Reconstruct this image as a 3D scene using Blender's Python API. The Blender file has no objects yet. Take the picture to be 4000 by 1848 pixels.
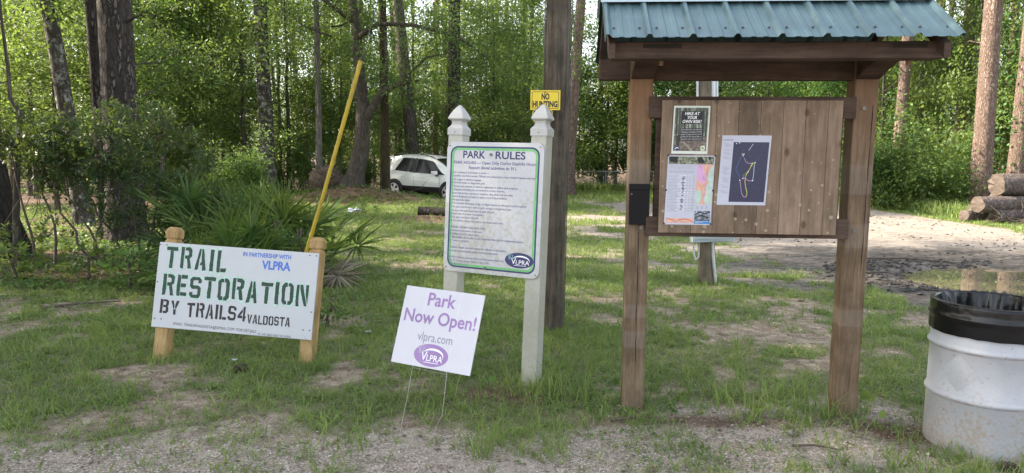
import bpy, bmesh, math, numpy as np
from mathutils import Matrix, Vector
rng = np.random.default_rng(7)
sc = bpy.context.scene
col = sc.collection
R_ = math.radians

# ------------------------------------------------------------------ helpers
def tag(o, label=None, cat=None, group=None, kind=None):
    if label: o['label'] = label
    if cat: o['category'] = cat
    if group: o['group'] = group
    if kind: o['kind'] = kind
    return o

def link(o, parent=None):
    col.objects.link(o)
    if parent is not None: o.parent = parent
    return o

def thing(name, label, cat, loc=(0, 0, 0), rot=None, group=None):
    o = bpy.data.objects.new(name, None)
    o.empty_display_size = .1
    M = rot.to_4x4() if rot is not None else Matrix.Identity(4)
    M.translation = loc
    o.matrix_world = M
    link(o)
    return tag(o, label, cat, group)

def mesh_np(name, V, F, mat=None, parent=None, smooth=False, mats=None, fmat=None):
    """V n x 3, F m x k (k = 3 or 4) -> linked object"""
    V = np.ascontiguousarray(V, dtype=np.float32); F = np.ascontiguousarray(F, dtype=np.int32)
    me = bpy.data.meshes.new(name)
    me.vertices.add(len(V)); me.vertices.foreach_set('co', V.ravel())
    k = F.shape[1]
    me.loops.add(F.size); me.loops.foreach_set('vertex_index', F.ravel())
    me.polygons.add(len(F))
    me.polygons.foreach_set('loop_start', np.arange(0, F.size, k, dtype=np.int32))
    if fmat is not None: me.polygons.foreach_set('material_index', np.asarray(fmat, dtype=np.int32))
    me.polygons.foreach_set('use_smooth', np.full(len(F), smooth))
    me.update(calc_edges=True)
    for m in (mats or [mat]):
        if m: me.materials.append(m)
    o = bpy.data.objects.new(name, me)
    return link(o, parent)

class MB:
    def __init__(s): s.v = []; s.f = []
    def add(s, v, f):
        b = len(s.v); s.v += [tuple(p) for p in v]; s.f += [tuple(i + b for i in q) for q in f]; return s
    def box(s, x0, x1, y0, y1, z0, z1):
        v = [(x, y, z) for x in (x0, x1) for y in (y0, y1) for z in (z0, z1)]
        return s.add(v, [(0, 1, 3, 2), (4, 6, 7, 5), (0, 4, 5, 1), (2, 3, 7, 6), (0, 2, 6, 4), (1, 5, 7, 3)])
    def prism(s, poly, y0, y1):
        """polygon in x,z extruded along y"""
        n = len(poly)
        v = [(x, y0, z) for x, z in poly] + [(x, y1, z) for x, z in poly]
        f = [tuple(range(n)), tuple(range(2 * n - 1, n - 1, -1))] + [(i, i + n, (i + 1) % n + n, (i + 1) % n) for i in range(n)]
        return s.add(v, f)
    def flat(s, poly, y):
        return s.add([(x, y, z) for x, z in poly], [tuple(range(len(poly)))])
    def rect(s, x0, x1, z0, z1, y): return s.flat([(x0, z0), (x1, z0), (x1, z1), (x0, z1)], y)
    def tube(s, pts, r, n=10, cap=True):
        V, F = tube_np(pts, r, n)
        b = len(V)
        s.add(V.tolist(), F.tolist())
        if cap:
            o = len(s.v) - b
            s.f.append(tuple(o + i for i in range(n))[::-1]); s.f.append(tuple(o + b - n + i for i in range(n)))
        return s
    def lathe(s, prof, n=48, cx=0, cy=0):
        m = len(prof)
        v = [(cx + r * math.cos(2 * math.pi * i / n), cy + r * math.sin(2 * math.pi * i / n), z) for r, z in prof for i in range(n)]
        f = [(j * n + i, j * n + (i + 1) % n, (j + 1) * n + (i + 1) % n, (j + 1) * n + i) for j in range(m - 1) for i in range(n)]
        return s.add(v, f)
    def build(s, name, mat, parent=None, bevel=0, smooth=False, recalc=True, seg=2):
        me = bpy.data.meshes.new(name)
        bm = bmesh.new()
        vs = [bm.verts.new(p) for p in s.v]
        for q in s.f:
            try: bm.faces.new([vs[i] for i in q])
            except ValueError: pass
        if recalc: bmesh.ops.recalc_face_normals(bm, faces=bm.faces)
        if bevel:
            ed = [e for e in bm.edges if len(e.link_faces) == 2 and e.calc_face_angle(0) > .5]
            bmesh.ops.bevel(bm, geom=ed, offset=bevel, segments=seg, profile=.5, affect='EDGES')
        for f in bm.faces: f.smooth = smooth
        bm.to_mesh(me); bm.free()
        if mat: me.materials.append(mat)
        if smooth: 
            try: me.set_sharp_from_angle(angle=R_(40))
            except Exception: pass
        return link(bpy.data.objects.new(name, me), parent)

def tube_np(pts, r, n=10):
    P = np.asarray(pts, float); m = len(P)
    r = np.broadcast_to(np.asarray(r, float), (m,))
    T = np.gradient(P, axis=0); T /= np.linalg.norm(T, axis=1)[:, None] + 1e-12
    a = np.array([0, 0, 1.]) if abs(T[0, 2]) < .9 else np.array([1., 0, 0])
    U = np.zeros_like(P); u = np.cross(T[0], a); u /= np.linalg.norm(u)
    for i in range(m):
        u = u - T[i] * (u @ T[i]); u /= np.linalg.norm(u) + 1e-12; U[i] = u
    W = np.cross(T, U)
    th = np.linspace(0, 2 * np.pi, n, endpoint=False)
    V = P[:, None] + r[:, None, None] * (U[:, None] * np.cos(th)[None, :, None] + W[:, None] * np.sin(th)[None, :, None])
    i = np.arange(m - 1)[:, None] * n; j = np.arange(n)[None]
    F = np.stack([i + j, i + (j + 1) % n, i + n + (j + 1) % n, i + n + j], -1).reshape(-1, 4)
    return V.reshape(-1, 3), F

def hash2(ix, iy, s):
    h = (ix.astype(np.int64) * 374761393 + iy.astype(np.int64) * 668265263 + s * 1442695041) & 0xffffffff
    h = ((h ^ (h >> 13)) * 1274126177) & 0xffffffff
    return ((h ^ (h >> 16)) & 0xffff) / 65535.
def vn(x, y, s=0):
    x = np.asarray(x, float); y = np.asarray(y, float)
    ix = np.floor(x); iy = np.floor(y); fx = x - ix; fy = y - iy
    fx = fx * fx * (3 - 2 * fx); fy = fy * fy * (3 - 2 * fy)
    ix = ix.astype(np.int64); iy = iy.astype(np.int64)
    a = hash2(ix, iy, s); b = hash2(ix + 1, iy, s); c = hash2(ix, iy + 1, s); d = hash2(ix + 1, iy + 1, s)
    return (a * (1 - fx) + b * fx) * (1 - fy) + (c * (1 - fx) + d * fx) * fy
def fbm(x, y, s=0, o=4):
    t = 0; w = .5; n = 0
    for i in range(o):
        t = t + w * vn(np.asarray(x) * 2 ** i, np.asarray(y) * 2 ** i, s + i * 17); n += w; w *= .5
    return t / n
def sstep(a, b, x):
    t = np.clip((np.asarray(x, float) - a) / (b - a), 0, 1); return t * t * (3 - 2 * t)

# ------------------------------------------------------------------ materials
def nodes(name):
    m = bpy.data.materials.new(name); m.use_nodes = True
    nt = m.node_tree; nt.nodes.clear()
    out = nt.nodes.new('ShaderNodeOutputMaterial')
    def N(t, **k):
        n = nt.nodes.new('ShaderNode' + t)
        for a, b in k.items():
            if a[0] == '_': setattr(n, a[1:], b)
            else: n.inputs[a.replace('__', ' ')].default_value = b
        return n
    return m, nt, out, N, lambda a, b: nt.links.new(a, b)
def c4(c): return (*c, 1.)
def ramp(N, L, fac, stops):
    r = N('ValToRGB'); e = r.color_ramp.elements
    while len(e) < len(stops): e.new(.5)
    for i, (p, c) in enumerate(stops): e[i].position = p; e[i].color = c4(c) if len(c) == 3 else c
    L(fac, r.inputs[0]); return r.outputs[0]
def mix(N, L, fac, a, b, mode='MIX'):
    m = N('Mix', _data_type='RGBA', _blend_type=mode)
    for s, v in ((m.inputs[0], fac), (m.inputs[6], a), (m.inputs[7], b)):
        if hasattr(v, 'links'): L(v, s)
        else: s.default_value = c4(v) if isinstance(v, tuple) else v
    return m.outputs[2]
def math_(N, L, op, a, b=0., clamp=False):
    m = N('Math', _operation=op, _use_clamp=clamp)
    for s, v in ((m.inputs[0], a), (m.inputs[1], b)):
        if hasattr(v, 'links'): L(v, s)
        else: s.default_value = v
    return m.outputs[0]
def noise(N, L, vec, scale, detail=4, rough=.6, dist=0):
    n = N('TexNoise'); n.inputs['Scale'].default_value = scale; n.inputs['Detail'].default_value = detail
    n.inputs['Roughness'].default_value = rough; n.inputs['Distortion'].default_value = dist
    if vec is not None: L(vec, n.inputs['Vector'])
    return n.outputs['Fac']
def objvec(N, L, scale=(1, 1, 1), gen='Object'):
    t = N('TexCoord'); mp = N('Mapping'); mp.inputs['Scale'].default_value = scale
    L(t.outputs[gen], mp.inputs['Vector']); return mp.outputs[0]
def bump(N, L, h, strength=.3, dist=.01):
    b = N('Bump'); b.inputs['Strength'].default_value = strength; b.inputs['Distance'].default_value = dist
    L(h, b.inputs['Height']); return b.outputs[0]

def plain(name, c, rough=.5, metal=0, var=.12, scale=9., spec=.5, coat=0, bumpy=0):
    m, nt, out, N, L = nodes(name)
    p = N('BsdfPrincipled'); p.inputs['Roughness'].default_value = rough; p.inputs['Metallic'].default_value = metal
    p.inputs['Specular IOR Level'].default_value = spec; p.inputs['Coat Weight'].default_value = coat
    v = objvec(N, L); n = noise(N, L, v, scale, 5)
    lo = tuple(x * (1 - var) for x in c); hi = tuple(min(1, x * (1 + var)) for x in c)
    L(ramp(N, L, n, [(.3, lo), (.7, hi)]), p.inputs['Base Color'])
    if bumpy: L(bump(N, L, noise(N, L, v, scale * 8, 4), bumpy, .004), p.inputs['Normal'])
    L(p.outputs[0], out.inputs[0]); return m

def leaf(name, c1, c2, c3=None, trans=.45, gloss=.35, patch=0):
    m, nt, out, N, L = nodes(name)
    g = N('NewGeometry'); oi = N('ObjectInfo')
    st = [(0., c1), (.65, c2), (1., c3 or c2)]
    base = ramp(N, L, g.outputs['Random Per Island'], st)
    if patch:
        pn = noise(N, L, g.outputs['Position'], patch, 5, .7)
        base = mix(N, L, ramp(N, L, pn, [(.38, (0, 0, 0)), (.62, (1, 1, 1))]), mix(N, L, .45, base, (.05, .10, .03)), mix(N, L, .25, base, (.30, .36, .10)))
    hs = N('HueSaturation'); L(base, hs.inputs['Color'])
    L(math_(N, L, 'MULTIPLY_ADD', oi.outputs['Random'], .5), hs.inputs['Value'])
    hs.inputs['Value'].links[0].from_node.inputs[2].default_value = .75
    wn = N('TexWhiteNoise', _noise_dimensions='1D'); L(oi.outputs['Random'], wn.inputs['W'])
    L(math_(N, L, 'MULTIPLY_ADD', wn.outputs['Value'], .07), hs.inputs['Hue']); hs.inputs['Hue'].links[0].from_node.inputs[2].default_value = .478
    hs.inputs['Saturation'].default_value = .95
    col_ = hs.outputs[0]
    p = N('BsdfPrincipled'); p.inputs['Roughness'].default_value = .5; p.inputs['Specular IOR Level'].default_value = gloss
    L(col_, p.inputs['Base Color'])
    t = N('BsdfTranslucent'); L(mix(N, L, .5, col_, (.28, .36, .05)), t.inputs['Color'])
    ms = N('MixShader'); ms.inputs[0].default_value = trans
    L(p.outputs[0], ms.inputs[1]); L(t.outputs[0], ms.inputs[2]); L(ms.outputs[0], out.inputs[0])
    return m

def bark(name, dark, mid, light, sx=9., sz=2.2, strength=.9, lichen=None, plates=True):
    m, nt, out, N, L = nodes(name)
    p = N('BsdfPrincipled'); p.inputs['Roughness'].default_value = .9; p.inputs['Specular IOR Level'].default_value = .2
    v = objvec(N, L, (1, 1, sz / sx))
    n1 = noise(N, L, v, sx * 1.6, 8, .75); nf = noise(N, L, objvec(N, L), sx * 5, 6, .7); nb = noise(N, L, objvec(N, L), 2.2, 4, .6)
    mp = N('VectorMath', _operation='ADD'); L(v, mp.inputs[0])
    tn = N('TexNoise'); tn.inputs['Scale'].default_value = sx * .9; tn.inputs['Detail'].default_value = 5; L(v, tn.inputs['Vector'])
    sca = N('VectorMath', _operation='SCALE'); L(tn.outputs['Color'], sca.inputs[0]); sca.inputs['Scale'].default_value = 1.6 / sx
    L(sca.outputs[0], mp.inputs[1])
    vo = N('TexVoronoi', _feature='DISTANCE_TO_EDGE'); vo.inputs['Scale'].default_value = sx; L(mp.outputs[0], vo.inputs['Vector'])
    vc = N('TexVoronoi'); vc.inputs['Scale'].default_value = sx; L(mp.outputs[0], vc.inputs['Vector'])
    sep = N('SeparateColor'); L(vc.outputs['Color'], sep.inputs[0])
    d = math_(N, L, 'ADD', vo.outputs['Distance'], math_(N, L, 'MULTIPLY', math_(N, L, 'SUBTRACT', n1, .5), .35))
    crack = ramp(N, L, d, [(.0, (0, 0, 0)), (.16 if plates else .4, (1, 1, 1))])
    f = math_(N, L, 'ADD', math_(N, L, 'MULTIPLY', n1, .45), math_(N, L, 'ADD', math_(N, L, 'MULTIPLY', sep.outputs[0], .22), math_(N, L, 'MULTIPLY', nf, .35)))
    tint = ramp(N, L, f, [(.3, tuple((a + b) / 2 for a, b in zip(dark, mid))), (.5, mid), (.72, light)])
    c = mix(N, L, crack, dark, tint)
    fur = ramp(N, L, noise(N, L, objvec(N, L, (1, 1, .10)), sx * .75, 7, .7), [(.42, (0, 0, 0)), (.54, (1, 1, 1))])
    c = mix(N, L, math_(N, L, 'MULTIPLY_ADD', fur, .6), tuple(x * .8 for x in dark), c); c.node.inputs[0].links[0].from_node.inputs[2].default_value = .4
    c = mix(N, L, math_(N, L, 'MULTIPLY', ramp(N, L, nb, [(.4, (0, 0, 0)), (.65, (1, 1, 1))]), .22), c, mid)
    if lichen:
        n2 = noise(N, L, objvec(N, L), 5.5, 8, .8)
        c = mix(N, L, ramp(N, L, n2, [(.52, (0, 0, 0)), (.60, (1, 1, 1))]), c, lichen)
    L(c, p.inputs['Base Color'])
    h = math_(N, L, 'MULTIPLY_ADD', n1, .6); L(math_(N, L, 'MULTIPLY', crack, fur), h.node.inputs[2])
    L(bump(N, L, h, strength, .03), p.inputs['Normal'])
    L(p.outputs[0], out.inputs[0]); return m

def wood(name, c1, c2, knot=None, axis=2, grain=60., rough=.75, bands=(), light=None, planks=None, spots=False, bstr=.25, toptint=None):
    """grain runs along local axis; bands = lighter cleaned strips (z0,z1)"""
    m, nt, out, N, L = nodes(name)
    p = N('BsdfPrincipled'); p.inputs['Roughness'].default_value = rough; p.inputs['Specular IOR Level'].default_value = .12
    s = [1, 1, 1]; s[axis] = .05
    tc = N('TexCoord'); mp = N('Mapping'); mp.inputs['Scale'].default_value = s
    wob = N('TexNoise'); wob.inputs['Scale'].default_value = 3.; L(tc.outputs['Object'], wob.inputs['Vector'])
    ad = N('VectorMath', _operation='MULTIPLY_ADD'); L(wob.outputs['Color'], ad.inputs[0]); ad.inputs[1].default_value = (.03, .03, .03); L(tc.outputs['Object'], ad.inputs[2])
    L(ad.outputs[0], mp.inputs['Vector'])
    n1 = noise(N, L, mp.outputs[0], grain, 6, .65)
    n2 = noise(N, L, tc.outputs['Object'], 4.5, 5, .6)
    f = math_(N, L, 'ADD', math_(N, L, 'MULTIPLY', n1, .6), math_(N, L, 'MULTIPLY', n2, .4))
    c = ramp(N, L, f, [(.36, c1), (.62, c2)])
    ms_ = N('Mapping'); ms_.inputs['Scale'].default_value = tuple(.35 if k == axis else 1. for k in range(3)); L(tc.outputs['Object'], ms_.inputs['Vector'])
    st_ = noise(N, L, ms_.outputs[0], 7.5, 6, .72)
    c = mix(N, L, math_(N, L, 'MULTIPLY', ramp(N, L, st_, [(.45, (0, 0, 0)), (.66, (1, 1, 1))]), .55), c, tuple(x * .55 for x in c1))
    sep = N('SeparateXYZ'); L(tc.outputs['Object'], sep.inputs[0])
    if planks:
        w, x0 = planks
        q = math_(N, L, 'DIVIDE', math_(N, L, 'SUBTRACT', sep.outputs[0], x0), w)
        fl = math_(N, L, 'FLOOR', q); fr = math_(N, L, 'FRACT', q)
        wn = N('TexWhiteNoise', _noise_dimensions='1D'); L(fl, wn.inputs['W'])
        hs = N('HueSaturation'); L(c, hs.inputs['Color'])
        L(math_(N, L, 'MULTIPLY_ADD', wn.outputs['Value'], .5), hs.inputs['Value']); hs.inputs['Value'].links[0].from_node.inputs[2].default_value = .74
        seam = ramp(N, L, math_(N, L, 'ABSOLUTE', math_(N, L, 'SUBTRACT', fr, .5)), [(.482, (1, 1, 1)), (.497, (0, 0, 0))])
        c = mix(N, L, seam, tuple(x * .25 for x in c1), hs.outputs[0])
    if knot:
        vo = N('TexVoronoi', _voronoi_dimensions='2D'); vo.inputs['Scale'].default_value = knot; 
        mk = N('Mapping'); mk.inputs['Scale'].default_value = (1, .6, .6); cx_ = N('CombineXYZ'); L(sep.outputs[0], cx_.inputs[0]); L(sep.outputs[2], cx_.inputs[1]); L(cx_.outputs[0], mk.inputs['Vector']); L(mk.outputs[0], vo.inputs['Vector'])
        kf = ramp(N, L, vo.outputs['Distance'], [(.035, (1, 1, 1)), (.085, (0, 0, 0))])
        c = mix(N, L, math_(N, L, 'MULTIPLY', kf, .7), c, tuple(x * .35 for x in c1))
    if spots:
        vo = N('TexVoronoi', _voronoi_dimensions='2D'); vo.inputs['Scale'].default_value = 16.; c2_ = N('CombineXYZ'); L(sep.outputs[0], c2_.inputs[0]); L(sep.outputs[2], c2_.inputs[1]); L(c2_.outputs[0], vo.inputs['Vector'])
        sc_ = N('SeparateColor'); L(vo.outputs['Color'], sc_.inputs[0]); pk = math_(N, L, 'MULTIPLY', math_(N, L, 'SUBTRACT', sc_.outputs[0], .45, True), 2.)
        wn2 = noise(N, L, tc.outputs['Object'], 2.6, 2); 
        zl = math_(N, L, 'MULTIPLY_ADD', sep.outputs[2], -.10); zl.node.inputs[2].default_value = .245
        rad = math_(N, L, 'MULTIPLY', math_(N, L, 'MULTIPLY', wn2, pk), zl)
        sf = math_(N, L, 'LESS_THAN', vo.outputs['Distance'], math_(N, L, 'MULTIPLY', rad, 2.6))
        c = mix(N, L, math_(N, L, 'MULTIPLY', sf, .6), c, (.42, .36, .25))
    for z0, z1 in bands:
        zz = math_(N, L, 'ADD', sep.outputs[2], math_(N, L, 'MULTIPLY', n2, .03))
        e1 = N('MapRange'); L(zz, e1.inputs['Value']); e1.inputs[1].default_value = z0; e1.inputs[2].default_value = z0 + .012
        e2 = N('MapRange'); L(zz, e2.inputs['Value']); e2.inputs[1].default_value = z1 + .015; e2.inputs[2].default_value = z1
        a = math_(N, L, 'MULTIPLY', math_(N, L, 'MULTIPLY', e1.outputs[0], e2.outputs[0]), math_(N, L, 'MULTIPLY_ADD', n1, .6))
        c = mix(N, L, math_(N, L, 'MULTIPLY', a, .28), c, light)
    if toptint:
        tt = N('MapRange'); L(sep.outputs[2], tt.inputs['Value']); tt.inputs[1].default_value = 1.55; tt.inputs[2].default_value = 1.95; tt.inputs[4].default_value = .55
        c = mix(N, L, math_(N, L, 'MULTIPLY', tt.outputs[0], math_(N, L, 'MULTIPLY_ADD', n2, .8)), c, toptint)
    L(c, p.inputs['Base Color'])
    L(bump(N, L, n1, bstr, .004), p.inputs['Normal'])
    L(p.outputs[0], out.inputs[0]); return m

def dirty(name, base, dirt, amount=.5, scale=6., rough=.45, fine=40., zgrad=None, spec=.5):
    """painted surface with speckled dirt"""
    m, nt, out, N, L = nodes(name)
    p = N('BsdfPrincipled'); p.inputs['Roughness'].default_value = rough; p.inputs['Specular IOR Level'].default_value = spec
    v = objvec(N, L); n1 = noise(N, L, v, scale, 8, .75); n2 = noise(N, L, v, fine, 6, .7)
    f = math_(N, L, 'ADD', math_(N, L, 'MULTIPLY', n1, .6), math_(N, L, 'MULTIPLY', n2, .4))
    if zgrad:
        sep = N('SeparateXYZ'); L(v, sep.inputs[0])
        g = N('MapRange'); L(sep.outputs[2], g.inputs['Value']); g.inputs[1].default_value = zgrad[0]; g.inputs[2].default_value = zgrad[1]; g.inputs[3].default_value = zgrad[2]; g.inputs[4].default_value = zgrad[3]
        f = math_(N, L, 'ADD', f, g.outputs[0])
    t = 1 - amount
    k = ramp(N, L, f, [(max(0, t - .06), (0, 0, 0)), (min(1, t + .1), (1, 1, 1))])
    b2 = ramp(N, L, n1, [(.3, tuple(x * .93 for x in base)), (.7, base)])
    L(mix(N, L, math_(N, L, 'MULTIPLY', k, .75), b2, dirt), p.inputs['Base Color'])
    L(bump(N, L, n2, .08, .003), p.inputs['Normal'])
    L(p.outputs[0], out.inputs[0]); return m

M = {}
M['bark_pine'] = bark('bark_pine', (.035, .029, .025), (.13, .11, .098), (.28, .25, .225), 17, 5.2, 1.3)
M['bark_warm'] = bark('bark_warm', (.09, .06, .045), (.25, .18, .145), (.40, .32, .275), 18, 7.0, .8)
M['bark_grey'] = bark('bark_grey', (.05, .042, .035), (.14, .12, .10), (.24, .22, .19), 16, 2.5, .7, plates=False)
M['bark_lichen'] = bark('bark_lichen', (.035, .03, .025), (.11, .095, .08), (.19, .17, .15), 16, 3.0, .7, lichen=(.30, .31, .27), plates=False)
M['bark_pale'] = bark('bark_pale', (.10, .09, .08), (.28, .26, .23), (.42, .40, .36), 14, 2.0, .4, lichen=(.10, .09, .08), plates=False)
M['bark_dark'] = bark('bark_dark', (.015, .013, .011), (.07, .06, .05), (.13, .11, .095), 14, 3.0, .9, plates=False)
M['bark_moss'] = bark('bark_moss', (.03, .025, .015), (.10, .075, .045), (.17, .12, .06), 16, 3.0, .8, plates=False)
M['twig'] = plain('twig', (.09, .07, .055), .9, var=.3, scale=20)
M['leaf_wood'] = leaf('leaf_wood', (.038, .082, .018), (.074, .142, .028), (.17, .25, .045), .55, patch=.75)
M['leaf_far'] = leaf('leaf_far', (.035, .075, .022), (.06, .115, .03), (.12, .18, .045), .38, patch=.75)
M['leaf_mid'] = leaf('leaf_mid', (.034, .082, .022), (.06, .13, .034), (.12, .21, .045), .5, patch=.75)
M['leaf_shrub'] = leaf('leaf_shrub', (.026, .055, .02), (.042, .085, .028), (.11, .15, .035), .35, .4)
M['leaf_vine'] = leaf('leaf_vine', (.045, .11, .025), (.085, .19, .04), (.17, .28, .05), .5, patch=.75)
M['needle'] = leaf('needle', (.03, .06, .018), (.05, .09, .025), (.08, .12, .03), .3)
M['frond'] = leaf('frond', (.036, .076, .016), (.06, .12, .022), (.12, .18, .035), .3, .2)
M['dead_frond'] = leaf('dead_frond', (.10, .075, .055), (.19, .15, .115), (.28, .22, .17), .15, .2)
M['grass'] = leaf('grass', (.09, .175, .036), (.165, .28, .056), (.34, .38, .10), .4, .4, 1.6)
M['weed'] = leaf('weed', (.06, .14, .03), (.10, .21, .045), (.17, .28, .06), .4, .4)
M['litter'] = leaf('litter', (.07, .045, .03), (.17, .11, .07), (.30, .21, .14), .1, .2)

# ------------------------------------------------------------------ ground
def gz(x, y):
    x = np.asarray(x, float); y = np.asarray(y, float)
    z = -.70 * sstep(21, 46, y) + .035 * (fbm(x * .5, y * .5, 3) - .5) * sstep(3, 9, np.hypot(x, y - 4.5) + 3)
    z = z + .50 * np.exp(-((x + 5.4) / 1.9) ** 2 - ((y - 23.4) / 1.0) ** 2) + .14 * np.exp(-((x + 3.2) / 1.6) ** 2 - ((y - 23.0) / .9) ** 2)
    z = z + .07 * np.exp(-((x + 2.0) / 1.) ** 2 - ((y - 17.8) / .8) ** 2) + .25 * np.exp(-((x + 6.5) / .8) ** 2 - ((y - 11.9) / .8) ** 2) * .3
    d = 1 - ((x - 7.55) / 2.5) ** 2 - ((y - 9.3 + .12 * (x - 7.5)) / 1.5) ** 2 + .55 * (fbm(x * 1.3, y * 1.9, 9) - .5)
    z = z - .11 * sstep(-.25, .8, d)
    ruts = sstep(4.8, 6.2, x) * (1 - sstep(10, 11.2, x)) * sstep(6, 9, y) * (1 - sstep(20, 23, y))
    z = z + ruts * (.06 * (fbm(x * 1.6 + y * .25, y * .55, 21) - .5) + .035 * (fbm(x * 4.2, y * 4.2, 23, 3) - .5))
    return z
def sand_mask(x, y):
    n = fbm(x * .6, y * .6, 31, 5) - .5; n2 = fbm(x * 1.9, y * 2.4, 37, 5) - .5
    left = 4.45 - .13 * (y - 8)
    a = sstep(-.5, .5, x - left + n * 2.2) * (1 - sstep(-.4, .5, x - 11.1 - .25 * np.maximum(0, 15 - y) + n * 1.2)) * sstep(6.9, 7.9, y + n * 1.2 + .15 * (x - 5)) * (1 - sstep(22, 25, y))
    edge = 1.1 * np.exp(-((x - left) / 2.6) ** 2) * sstep(7.5, 10, y) * (1 - sstep(17, 20, y)) * sstep(-.06, .12, n2 + .35 * n)
    band = sstep(-1, 1., 2.3 - np.abs(y - 25.0 - .02 * x * x * 0 + n * 2)) * (1 - sstep(6, 12, x)) * sstep(-30, -29, x)
    band = band * np.where(x > -1.2, sstep(.0, .15, n2 + .05) * .85, 1)
    s2 = sstep(-.5, .5, .75 - np.abs(y - 18.2 - .15 * (x - 2)) + n2 * 3) * sstep(.2, 1.8, x) * (1 - sstep(6, 8, x)) * .9
    b3 = sstep(0, 1, .9 - np.abs(y - 22.8) + n2 * 2.) * sstep(1.8, 3, x) * (1 - sstep(5.5, 8, x)) * .9
    far = sstep(-1, 1., 1.8 - np.abs(y - 22.3 + n * 1.5)) * (1 - sstep(-12.5, -9.5, x)) * .9
    return np.clip(np.maximum.reduce([a, edge, band, s2, b3, far]), 0, 1)
def litter_mask(x, y):
    n = fbm(x * .8, y * .8, 51, 4) - .5
    a = sstep(-.6, .5, -2.6 - .30 * (y - 8.6) - x + n * 1.8) * sstep(7.2, 8.7, y + n * 1.5 + .10 * x)
    b = sstep(28, 30, y + n * 3) * (1 - sstep(-2.5, -.5, x))
    c = sstep(53, 56, y)
    d = np.exp(-((x + 5.2) / 2.6) ** 2 - ((y - 22.7) / 1.0) ** 2) * 1.2
    e = np.exp(-((x + 1.9) / 1.0) ** 2 - ((y - 17.4) / .9) ** 2)
    r = sstep(11.5, 13, x) * sstep(21, 23, y + n * 2)
    near = .9 * np.exp(-((x - .05) / .55) ** 2 - ((y - 4.72) / .22) ** 2) + .7 * np.exp(-((x - 1.2) / 1.1) ** 2 - ((y - 4.25) / .16) ** 2) + .8 * np.exp(-((x - 2.35) / .3) ** 2 - ((y - 4.05) / .2) ** 2)
    return np.clip(np.maximum.reduce([a, b, c, d, e, r, near]), 0, 1)
def gravel_mask(x, y):
    n = fbm(x * .9, y * .9, 61, 5) - .5
    return np.clip(1 - sstep(-.55, .55, y - 3.98 - .38 * sstep(-.2, .8, x) + n * 1.7), 0, 1)
def grass_density(x, y):
    n = fbm(x * 1.1, y * 1.1, 71, 5); n2 = fbm(x * 3.1, y * 3.1, 73, 3)
    s = sand_mask(x, y); l = litter_mask(x, y); g = gravel_mask(x, y)
    d = sstep(.31, .53, n * .5 + n2 * .5)
    bare = .8 * np.exp(-((x - 2.9) / 1.3) ** 2 - ((y - 7.2) / 1.5) ** 2) + .75 * np.exp(-((x - .9) / .9) ** 2 - ((y - 8.2) / 1.1) ** 2) + .5 * np.exp(-((x - 1.9) / .8) ** 2 - ((y - 6.) / .8) ** 2)
    d = np.clip(d + .25 * (y > 8) - .9 * bare * sstep(.33, .58, fbm(x * 1.7, y * 2.1, 77, 4)), 0, 1)
    d = d * (1 - sstep(.25, .65, s)) * (1 - .88 * l)
    clump = sstep(.56, .68, fbm(x * 2.3 + 3, y * 2.3, 83, 3))
    return d * (1 - g) + g * (clump * .6 + .10)

def axis(lo, hi, fine_lo, fine_hi, step, grow):
    a = list(np.arange(fine_lo, fine_hi, step)); s = step
    x = fine_hi
    while x < hi: a.append(x); s *= grow; x += s
    a.append(hi); s = step; x = fine_lo - step; b = []
    while x > lo: b.append(x); s *= grow; x -= s
    b.append(lo); return np.array(b[::-1] + a)
gx = axis(-260, 260, -4, 9.5, .06, 1.045); gy = axis(-60, 400, 2.8, 12, .06, 1.035)
GX, GY = np.meshgrid(gx, gy); GZ = gz(GX, GY)
nx, ny = len(gx), len(gy)
Vg = np.stack([GX, GY, GZ], -1).reshape(-1, 3)
ii = (np.arange(ny - 1)[:, None] * nx + np.arange(nx - 1)[None]).ravel()
Fg = np.stack([ii, ii + 1, ii + nx + 1, ii + nx], -1)
SM = sand_mask(GX, GY); LM = litter_mask(GX, GY); GM = gravel_mask(GX, GY); DM = grass_density(GX, GY)
mud = np.clip(sstep(-.9, .1, 1 - ((GX - 7.2) / 3.5) ** 2 - ((GY - 9.6 + .12 * (GX - 7.5)) / 2.6) ** 2 + .9 * (fbm(GX * 1.4, GY * 2.2, 91) - .5)), 0, 1)

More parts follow.
